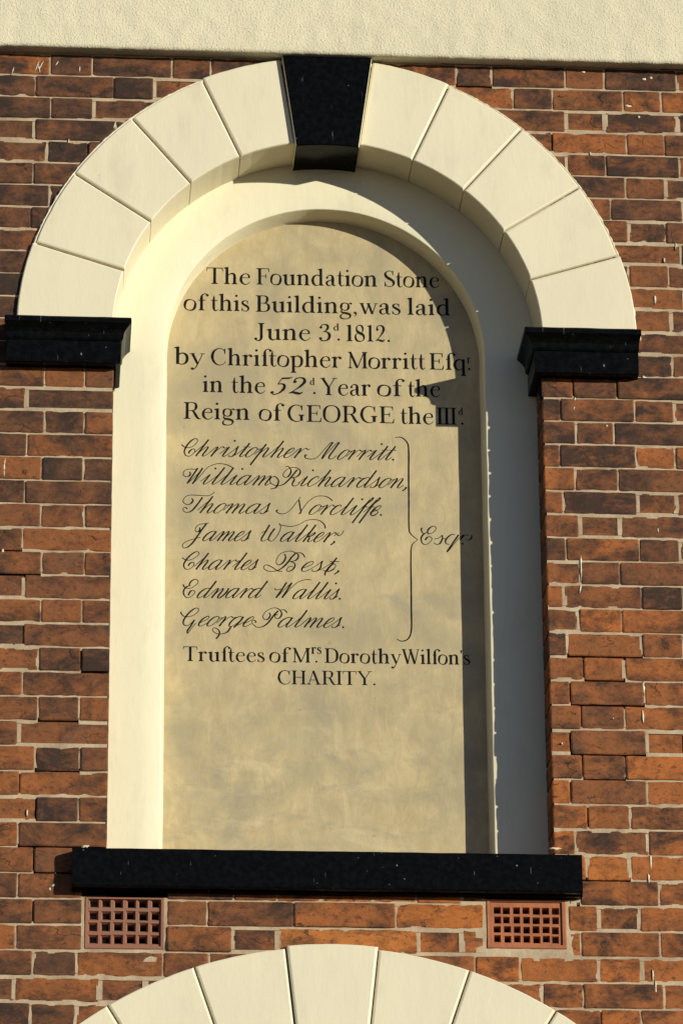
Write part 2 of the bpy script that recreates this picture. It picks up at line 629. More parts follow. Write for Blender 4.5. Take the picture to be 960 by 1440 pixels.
# bedding behind the joints, and the ragged bead of old paint where the stones meet the bricks
cv, cf = [], []
for k in range(61):
    a_ = math.pi * k / 60
    for r_, y_ in ((R_IN + 0.004, DEPTH), (R_IN + 0.004, 0.004), (R_OUT - 0.01, 0.004), (R_OUT - 0.01, DEPTH)):
        cv.append((r_ * math.cos(a_), y_, max(r_ * math.sin(a_), 0.016)))
for k in range(60):
    for q in range(3):
        a = k * 4 + q
        cf.append((a, a + 1, a + 5, a + 4))
link('joint_bedding', cv, cf, M_CREAM_STONE, arch)
pv_, pf_ = [], []
NB = 420
for k in range(NB + 1):
    a_ = D(1.2 + 177.6 * k / NB)
    w_ = 0.0045 + 0.0042 * N(a_ * 45, 1.0) + 0.0022 * N(a_ * 140, 2.0)
    h_ = 0.0015 + 0.0015 * N(a_ * 60, 7.0)
    for r_, y_ in ((R_OUT - 0.008, -0.004), (R_OUT + 0.001, -0.0065 - h_), (R_OUT + w_ * 0.7, -0.0045 - h_), (R_OUT + w_ + 0.002, 0.004)):
        pv_.append((r_ * math.cos(a_), y_, r_ * math.sin(a_)))
for k in range(NB):
    for q in range(3):
        a = k * 4 + q
        pf_.append((a, a + 1, a + 5, a + 4))
o = link('paint_edge', pv_, pf_, M_SPLASH, arch)
fix_normals(o)


def wedge(name, prof, y_f, y_b, mats, parent, ch=0.004, side_mat=1):
    """keystone: prof = [(half width, z) bottom, (half width, z) top]; bottom hollowed along the arch"""
    (wb, zb), (wt, zt) = prof
    n = 8

    def loop(ins, y):
        p = []
        for i in range(n + 1):
            u = -1 + 2 * i / n
            p.append((u * (wb - ins), y, zb + ins - 0.006 * u * u))
        for i in range(n + 1):
            u = 1 - 2 * i / n
            p.append((u * (wt - ins), y, zt - ins + 0.0015 * N(u * 6, 3.3)))
        return p
    L = [loop(ch, y_f), loop(ch * 0.4, y_f + ch * 0.3), loop(0, y_f + ch), loop(0, y_b)]
    v, f, fm = [], [], []
    m_ = 2 * (n + 1)
    for l_ in L:
        v += l_
    for k in range(3):
        for i in range(m_):
            i2 = (i + 1) % m_
            f.append((k * m_ + i, k * m_ + i2, (k + 1) * m_ + i2, (k + 1) * m_ + i))
            fm.append(side_mat if (i in (n, m_ - 1) and k >= 1) else 0)
    f.append(tuple(range(m_)))
    fm.append(0)
    o = link(name, v, f, mats, parent, fm)
    fix_normals(o)
    return o


ks = wedge('keystone', [(0.0935, 0.606), (0.1345, 0.899)], -0.030, DEPTH + 0.002, [M_BLACK, M_CREAM], arch)
ks['label'] = 'black gloss painted keystone'

# ------------------------------------------------------------------ string course of rough cream render above
band = thing('string_course', 'rough cream rendered band running along the wall above the arch', 'string course', (0, 0, 0.9))
bv, bf = [], []
nx = 260
rows = [(0.10, 0.903), (0.0, 0.903), (-0.030, 0.901), (-0.041, 0.9005), (-0.046, 0.905), (-0.047, 0.912)] + [(-0.047, 0.925 + 0.0125 * i) for i in range(14)] + [(-0.047, 1.2), (-0.047, 1.6), (0.10, 1.6)]
for r, (y, z) in enumerate(rows):
    for i in range(nx + 1):
        x = XL + (XR - XL) * i / nx
        dz = dy_ = 0.0
        if 1 < r < 21:
            dy_ = 0.0022 * N(x * 22, z * 22, 1) + 0.0016 * N(x * 55, z * 55, 2)
            if r < 8:
                dz = 0.0022 * N(x * 26, 5.0, 3) + 0.0016 * N(x * 80, 2.0, 8) - 0.001 * (x / 1.0)
        bv.append((x, y + dy_, z + dz - 0.9))
for r in range(len(rows) - 1):
    for i in range(nx):
        a = r * (nx + 1) + i
        bf.append((a, a + 1, a + nx + 2, a + nx + 1))
o = link('render_face', bv, bf, M_STUCCO, band, smooth=True)
fix_normals(o)

# ------------------------------------------------------------------ the flat cream surround inside the opening
IN_F, IN_T, Y_T = 0.470, 0.4635, 0.205
CZ = 0.004
Z_SILL = -1.60
sur = thing('niche_surround', 'smooth cream painted surround framing the arched stone tablet', 'surround', (0, 0, 0))


def sweep(name, side, z_lo, z_hi, arcseg, parent, mat, proud=0.0):
    """profile across the surround swept along the opening: outer edge, face, rounded arris, return to the tablet"""
    prof = [(0.68, DEPTH), (0.60, DEPTH), (0.54, DEPTH), (IN_F + 0.0035, DEPTH), (IN_F + 0.0012, DEPTH + 0.0008), (IN_F, DEPTH + 0.0035), (IN_T + 0.002, Y_T - 0.01), (IN_T - 0.004, Y_T + 0.01)]
    v, f = [], []
    st = []
    if arcseg:
        for k in range(arcseg + 1):
            st.append(('a', math.pi * k / arcseg))
    else:
        n_ = 40
        for k in range(n_ + 1):
            st.append(('s', z_lo + (z_hi - z_lo) * k / n_))
    for typ, t in st:
        for q, (r, y) in enumerate(prof):
            yy = y - (proud if q < 6 else 0)
            wob = 0.0011 * N((t if typ == 's' else t * 0.7) * 9, q * 0.2, side * 3.0) if q >= 3 else 0
            if typ == 'a':
                v.append(((r + wob) * math.cos(t), yy, CZ + (r + wob) * math.sin(t)))
            else:
                v.append((side * (r + wob), yy, t))
    m_ = len(prof)
    for k in range(len(st) - 1):
        for q in range(m_ - 1):
            a = k * m_ + q
            f.append((a, a + 1, a + m_ + 1, a + m_))
    o = link(name, v, f, mat, parent, smooth=True)
    fix_normals(o)
    return o


sweep('arched_panel', 0, 0, 0, 72, sur, M_CREAM)
sweep('jamb_panel', -1, Z_SILL, CZ, 0, sur, M_CREAM, 0.0012)
sweep('jamb_panel', 1, Z_SILL, CZ, 0, sur, M_CREAM, 0.0012)

# ------------------------------------------------------------------ sill and imposts, black gloss
sill = thing('window_sill', 'long black painted stone sill beneath the inscribed tablet', 'sill', (0, 0, -1.7))
sv, sf = [], []
X0, X1 = -0.718, 0.695  # left end lengthened, black stone standing in for part of its cast shadow
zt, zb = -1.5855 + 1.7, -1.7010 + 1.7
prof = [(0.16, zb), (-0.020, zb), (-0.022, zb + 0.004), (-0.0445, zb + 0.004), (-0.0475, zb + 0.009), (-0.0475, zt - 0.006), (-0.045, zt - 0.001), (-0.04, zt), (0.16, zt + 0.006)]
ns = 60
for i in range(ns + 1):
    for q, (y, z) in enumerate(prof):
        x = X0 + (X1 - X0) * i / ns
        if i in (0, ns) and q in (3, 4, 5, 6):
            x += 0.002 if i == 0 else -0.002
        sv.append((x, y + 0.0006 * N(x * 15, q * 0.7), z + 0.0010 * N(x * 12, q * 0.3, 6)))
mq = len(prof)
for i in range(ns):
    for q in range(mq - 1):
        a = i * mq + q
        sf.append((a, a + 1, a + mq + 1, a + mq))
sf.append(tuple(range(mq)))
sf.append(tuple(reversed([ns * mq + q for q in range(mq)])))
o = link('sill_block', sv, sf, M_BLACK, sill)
fix_normals(o)


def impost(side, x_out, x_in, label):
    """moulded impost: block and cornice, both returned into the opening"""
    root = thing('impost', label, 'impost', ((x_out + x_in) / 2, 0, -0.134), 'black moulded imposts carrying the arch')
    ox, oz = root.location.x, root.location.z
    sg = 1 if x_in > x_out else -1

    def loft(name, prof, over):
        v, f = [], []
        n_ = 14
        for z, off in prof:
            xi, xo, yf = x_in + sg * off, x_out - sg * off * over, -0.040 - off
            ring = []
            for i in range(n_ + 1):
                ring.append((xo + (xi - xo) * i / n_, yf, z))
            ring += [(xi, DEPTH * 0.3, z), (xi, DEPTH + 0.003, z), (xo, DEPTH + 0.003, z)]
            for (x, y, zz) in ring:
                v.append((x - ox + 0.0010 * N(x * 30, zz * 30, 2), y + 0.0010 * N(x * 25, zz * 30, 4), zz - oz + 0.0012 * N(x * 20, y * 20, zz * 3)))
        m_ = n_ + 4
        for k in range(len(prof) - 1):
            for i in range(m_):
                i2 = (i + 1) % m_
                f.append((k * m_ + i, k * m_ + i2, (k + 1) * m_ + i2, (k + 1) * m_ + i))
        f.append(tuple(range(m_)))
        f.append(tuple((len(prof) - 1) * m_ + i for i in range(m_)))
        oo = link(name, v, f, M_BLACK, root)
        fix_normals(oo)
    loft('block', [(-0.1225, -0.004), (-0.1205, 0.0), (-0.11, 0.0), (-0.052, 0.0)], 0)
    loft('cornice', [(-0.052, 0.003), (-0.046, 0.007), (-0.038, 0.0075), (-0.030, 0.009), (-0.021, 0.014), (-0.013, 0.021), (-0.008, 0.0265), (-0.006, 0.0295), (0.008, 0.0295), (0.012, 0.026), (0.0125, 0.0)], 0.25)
    # a run of old paint hanging below the inner corner
    v, f = [], []
    zs = [-0.121, -0.15, -0.168, -0.176, -0.182]
    for k, z in enumerate(zs):
        w = (0.010, 0.009, 0.008, 0.007, 0.002)[k]
        xx = sg * 0 + (x_in if False else (JAMB - 0.0005) * (1 if x_in > 0 else -1))
        tx = -1 if x_in > 0 else 1
        for y in (0.012, 0.030 + 0.02 * (k < 3)):
            v.append((xx - ox, y, z - oz))
            v.append((xx + tx * w * 0.6 - ox, y, z - oz))
    for k in range(len(zs) - 1):
        a = k * 4
        f += [(a, a + 1, a + 5, a + 4), (a + 1, a + 3, a + 7, a + 5), (a + 3, a + 2, a + 6, a + 7), (a + 2, a, a + 4, a + 6)]
    f += [(0, 2, 3, 1), (16, 17, 19, 18)]
    oo = link('paint_run', v, f, M_BLACK, root)
    fix_normals(oo)
    return root


impost(-1, -0.932, -0.603, 'black moulded impost under the left foot of the cream arch')  # outer end drawn out leftward in place of the black shadow it casts
impost(1, 0.902, 0.597, 'black moulded impost under the right foot of the cream arch')


# ------------------------------------------------------------------ air bricks
def air_vent(x0, x1, z0, z1, ncol, nrow, bx0, bx1, bz0, bz1, hole_w, hole_h, mat, label, frame_w):
    root = thing('air_vent', label, 'air vent', ((x0 + x1) / 2, 0, z0), 'terracotta air vents below the sill')
    ox, oz = root.location.x, z0
    yf, yr, yb = -0.001, 0.005, 0.045
    # grille: plate with funnel-shaped square holes
    G = MB()
    gx0, gx1, gz0, gz1 = x0 + frame_w, x1 - frame_w, z0 + frame_w, z1 - frame_w * 0.6
    xs = [bx0 + (bx1 - bx0) * (c + 0.5) / ncol for c in range(ncol)]
    zs = [bz0 + (bz1 - bz0) * (r + 0.5) / nrow for r in range(nrow)]
    ex = [gx0] + [(xs[i] + xs[i + 1]) / 2 for i in range(ncol - 1)] + [gx1]
    ez = [gz0] + [(zs[i] + zs[i + 1]) / 2 for i in range(nrow - 1)] + [gz1]
    fl = 0.0042 if ncol == 6 else 0.0015
    for c in range(ncol):
        for r in range(nrow):
            jx, jz = random.gauss(0, 0.0008), random.gauss(0, 0.0008)
            hx, hz = hole_w / 2 * random.uniform(0.92, 1.05), hole_h / 2 * random.uniform(0.92, 1.06)
            X, Z = xs[c] + jx, zs[r] + jz

            def rect(ax, az, bx_, bz_, y):
                return [(ax - ox, y, az - oz), (bx_ - ox, y, az - oz), (bx_ - ox, y, bz_ - oz), (ax - ox, y, bz_ - oz)]
            Lp = [rect(ex[c], ez[r], ex[c + 1], ez[r + 1], yr),
                  rect(X - hx - fl, Z - hz - fl, X + hx + fl, Z + hz + fl, yr - 0.0003),
                  rect(X - hx, Z - hz, X + hx, Z + hz, yr + 0.008 if ncol == 6 else yr + 0.003),
                  rect(X - hx * 0.95, Z - hz * 0.95, X + hx * 0.95, Z + hz * 0.95, yb)]
            v = [p for l_ in Lp for p in l_]
            f = []
            for k in range(3):
                for i in range(4):
                    i2 = (i + 1) % 4
                    f.append((k * 4 + i, k * 4 + i2, k * 4 + 4 + i2, k * 4 + 4 + i))
            G.add(v, f)
    link('grille', G.v, G.f, mat, root)
    # raised rim
    F = MB()

    def ringp(i0, i1, y0, y1, tb):
        a = [(x0 + i0 - ox, y0, z0 + i0 - oz), (x1 - i0 - ox, y0, z0 + i0 - oz), (x1 - i0 - ox, y0, z1 - i0 * tb - oz), (x0 + i0 - ox, y0, z1 - i0 * tb - oz)]
        b_ = [(x0 + i1 - ox, y1, z0 + i1 - oz), (x1 - i1 - ox, y1, z0 + i1 - oz), (x1 - i1 - ox, y1, z1 - i1 * tb - oz), (x0 + i1 - ox, y1, z1 - i1 * tb - oz)]
        F.add(a + b_, [(i, (i + 1) % 4, 4 + (i + 1) % 4, 4 + i) for i in range(4)])
    ringp(0, 0, yb, yf + 0.003, 0.6)
    ringp(0, 0.003, yf + 0.003, yf, 0.6)
    ringp(0.003, frame_w - 0.0015, yf, yf + 0.0006, 0.6)
    ringp(frame_w - 0.0015, frame_w, yf + 0.0006, yr + 0.004, 0.6)
    link('rim', F.v, F.f, mat, root)
    cav = MB()
    cav.add([(x0 - ox, yb + 0.03, 0), (x1 - ox, yb + 0.03, 0), (x1 - ox, yb + 0.03, z1 - oz), (x0 - ox, yb + 0.03, z1 - oz)], [(0, 1, 2, 3)])
    link('cavity', cav.v, cav.f, M_VOID, root)
    return root


a, b, c, d = VENTS[0]
air_vent(a, b, c, d, 6, 4, -0.6735, -0.4685, -1.8495, -1.7125, 0.0195, 0.0185, M_TERRA_OLD, 'greyish terracotta air vent with six columns of flared square holes', 0.011)
a, b, c, d = VENTS[1]
air_vent(a, b, c, d, 7, 4, 0.4455, 0.6335, -1.8305, -1.7225, 0.0180, 0.0175, M_TERRA, 'orange terracotta air vent with seven columns of small square holes', 0.013)

# ------------------------------------------------------------------ the arch below
low = thing('lower_arch', 'crown of a wider cream painted arch below the sill and vents', 'arch', (0, 0, LOW_C))
lj = [6.25, 18.9, 31.7, 44.5, 57.0]
for k in range(4):
    for sgn in (1, -1):
        p0, p1 = D(90 - sgn * lj[k]), D(90 - sgn * lj[k + 1])
        voussoir_mesh('voussoir', min(p0, p1), max(p0, p1), 0.895, LOW_R - 0.002, -0.012, DEPTH + 0.004, M_CREAM_STONE, low, 0.0)
voussoir_mesh('keystone', D(90 - 6.25), D(90 + 6.25), 0.890, LOW_R + 0.005, -0.017, DEPTH + 0.004, M_CREAM_STONE, low, 0.0, groove=0.0075)
pv, pf = [(0, DEPTH, 0)], []
for k in range(41):
    a_ = D(33 + 114 * k / 40)
    pv.append((0.93 * math.cos(a_), DEPTH, 0.93 * math.sin(a_)))
pf = [(0, k, k + 1) for k in range(1, 41)]
link('panel', pv, pf, M_CREAM, low)

# ------------------------------------------------------------------ tablet
tab = thing('inscribed_tablet', 'round headed buff stone tablet with black painted inscription in a cream niche', 'tablet', (0, 0, -1.6))
tv = [(0, Y_T, -0.5 + 1.6)]
for k in range(61):
    a_ = math.pi * k / 60
    tv.append(((IN_T + 0.002) * math.cos(a_), Y_T, CZ + (IN_T + 0.002) * math.sin(a_) + 1.6))
tv += [(-IN_T - 0.002, Y_T, -0.01), (IN_T + 0.002, Y_T, -0.01)]
tf = [(0, i, i + 1) for i in range(1, 63)] + [(0, 63, 1)]
link('slab', tv, tf, M_TABLET, tab)

# lettering and flourishes taken from image pixels, projected onto the tablet plane: line, word, x and height of its two ends, letter height (metres on the tablet)
ROMAN = [
    ('1', 'The', -0.3477, 0.2523, -0.2152, 0.2536, 0.0537),
    ('1', 'Foundation', -0.1995, 0.2538, 0.1635, 0.2558, 0.0537),
    ('1', 'Stone', 0.1827, 0.2563, 0.3487, 0.2571, 0.0527),
    ('2', 'of', -0.4147, 0.1644, -0.3483, 0.1649, 0.0534),
    ('2', 'this', -0.3346, 0.1648, -0.2185, 0.1654, 0.0534),
    ('2', 'Building,', -0.2016, 0.1646, 0.1032, 0.1653, 0.0535),
    ('2', 'was', 0.1085, 0.1654, 0.232, 0.1662, 0.0536),
    ('2', 'laid', 0.2507, 0.166, 0.3807, 0.1669, 0.0536),
    ('3', 'June', -0.2057, 0.0738, -0.037, 0.0747, 0.0543),
    ('3', '3', -0.0138, 0.0753, 0.0243, 0.0753, 0.0532),
    ('3', 'd^', 0.0302, 0.109, 0.0477, 0.1094, 0.022),
    ('3', '*', 0.0391, 0.0768, 0.0475, 0.077, 0.0533),
    ('3', '1812.', 0.0676, 0.0754, 0.2019, 0.0762, 0.0533),
    ('4', 'by', -0.4421, -0.0109, -0.3531, -0.0106, 0.054),
    ('4', 'Christopher', -0.3338, -0.0117, 0.0554, -0.0115, 0.054),
    ('4', 'Morritt', 0.0712, -0.0123, 0.3023, -0.0102, 0.053),
    ('4', 'Esq', 0.3129, -0.0107, 0.425, -0.0107, 0.0531),
    ('4', 'r^', 0.4264, 0.0112, 0.437, 0.0115, 0.0185),
    ('4', '*', 0.426, -0.0102, 0.4345, -0.01, 0.053),
    ('5', 'in', -0.3573, -0.0992, -0.2957, -0.0992, 0.0537),
    ('5', 'the', -0.2735, -0.0996, -0.1706, -0.0994, 0.0538),
    ('5', '52', -0.1504, -0.0999, -0.0503, -0.0998, 0.0538),
    ('5', 'd^', -0.0407, -0.0689, -0.0256, -0.0685, 0.0218),
    ('5', '*', -0.0335, -0.098, -0.0251, -0.0978, 0.0526),
    ('5', 'Year', -0.0104, -0.1007, 0.141, -0.1001, 0.055),
    ('5', 'of', 0.1578, -0.0999, 0.2315, -0.0991, 0.0538),
    ('5', 'the', 0.2484, -0.0994, 0.3464, -0.0987, 0.0539),
    ('6', 'Reign', -0.4134, -0.1864, -0.2166, -0.1859, 0.0535),
    ('6', 'of', -0.1915, -0.1865, -0.1244, -0.1863, 0.0535),
    ('6', 'GEORGE', -0.1078, -0.188, 0.2094, -0.1868, 0.0535),
    ('6', 'the', 0.2252, -0.1874, 0.325, -0.1872, 0.0536),
    ('6', 'III', 0.3334, -0.187, 0.3923, -0.1868, 0.0537),
    ('6', 'd^', 0.3981, -0.1558, 0.4118, -0.1555, 0.0228),
    ('6', '*', 0.4029, -0.1865, 0.4113, -0.1863, 0.0525),
    ('7', 'Trustees', -0.4087, -0.9428, -0.1735, -0.942, 0.0445),
    ('7', 'of', -0.1608, -0.9417, -0.1048, -0.9416, 0.0446),
    ('7', 'M', -0.0951, -0.9414, -0.0421, -0.9413, 0.0446),
    ('7', 'rs^', -0.0402, -0.9145, -0.0104, -0.9139, 0.0207),
    ('7', '*', -0.0304, -0.9406, -0.0229, -0.9405, 0.0435),
    ('7', 'Dorothy', -0.0024, -0.941, 0.2186, -0.94, 0.0446),
    ('7', "Wilson's", 0.2212, -0.9399, 0.4186, -0.9393, 0.0447),
    ('8', 'CHARITY.', -0.1376, -1.0087, 0.1477, -1.0068, 0.0422),
]
SCRIPT = [
    ('a', 'hristopher', -0.3762, -0.3048, -0.0532, -0.3039, 0.0316),
    ('a', 'orritt.', 0.0362, -0.306, 0.2039, -0.3052, 0.0317),
    ('b', 'illiam', -0.3555, -0.3934, -0.1617, -0.3932, 0.0315),
    ('b', 'ichardson,', -0.0702, -0.393, 0.2404, -0.3935, 0.0315),
    ('c', 'homas', -0.3627, -0.4839, -0.1543, -0.4817, 0.0313),
    ('c', 'orcliffe.', -0.0481, -0.4817, 0.1665, -0.4807, 0.0313),
    ('d', 'ames', -0.3575, -0.571, -0.2106, -0.5686, 0.0311),
    ('d', 'alker,', -0.1322, -0.5684, 0.0287, -0.5679, 0.0312),
    ('e', 'harles', -0.3735, -0.6605, -0.1893, -0.6582, 0.0309),
    ('e', 'est,', -0.0727, -0.66, 0.0405, -0.6591, 0.031),
    ('f', 'dward', -0.3729, -0.7486, -0.1619, -0.7451, 0.0308),
    ('f', 'allis.', -0.0961, -0.7462, 0.044, -0.745, 0.0308),
    ('g', 'eorge', -0.3696, -0.835, -0.2194, -0.8339, 0.0306),
    ('g', 'almes.', -0.1396, -0.8341, 0.0537, -0.8326, 0.0306),
]
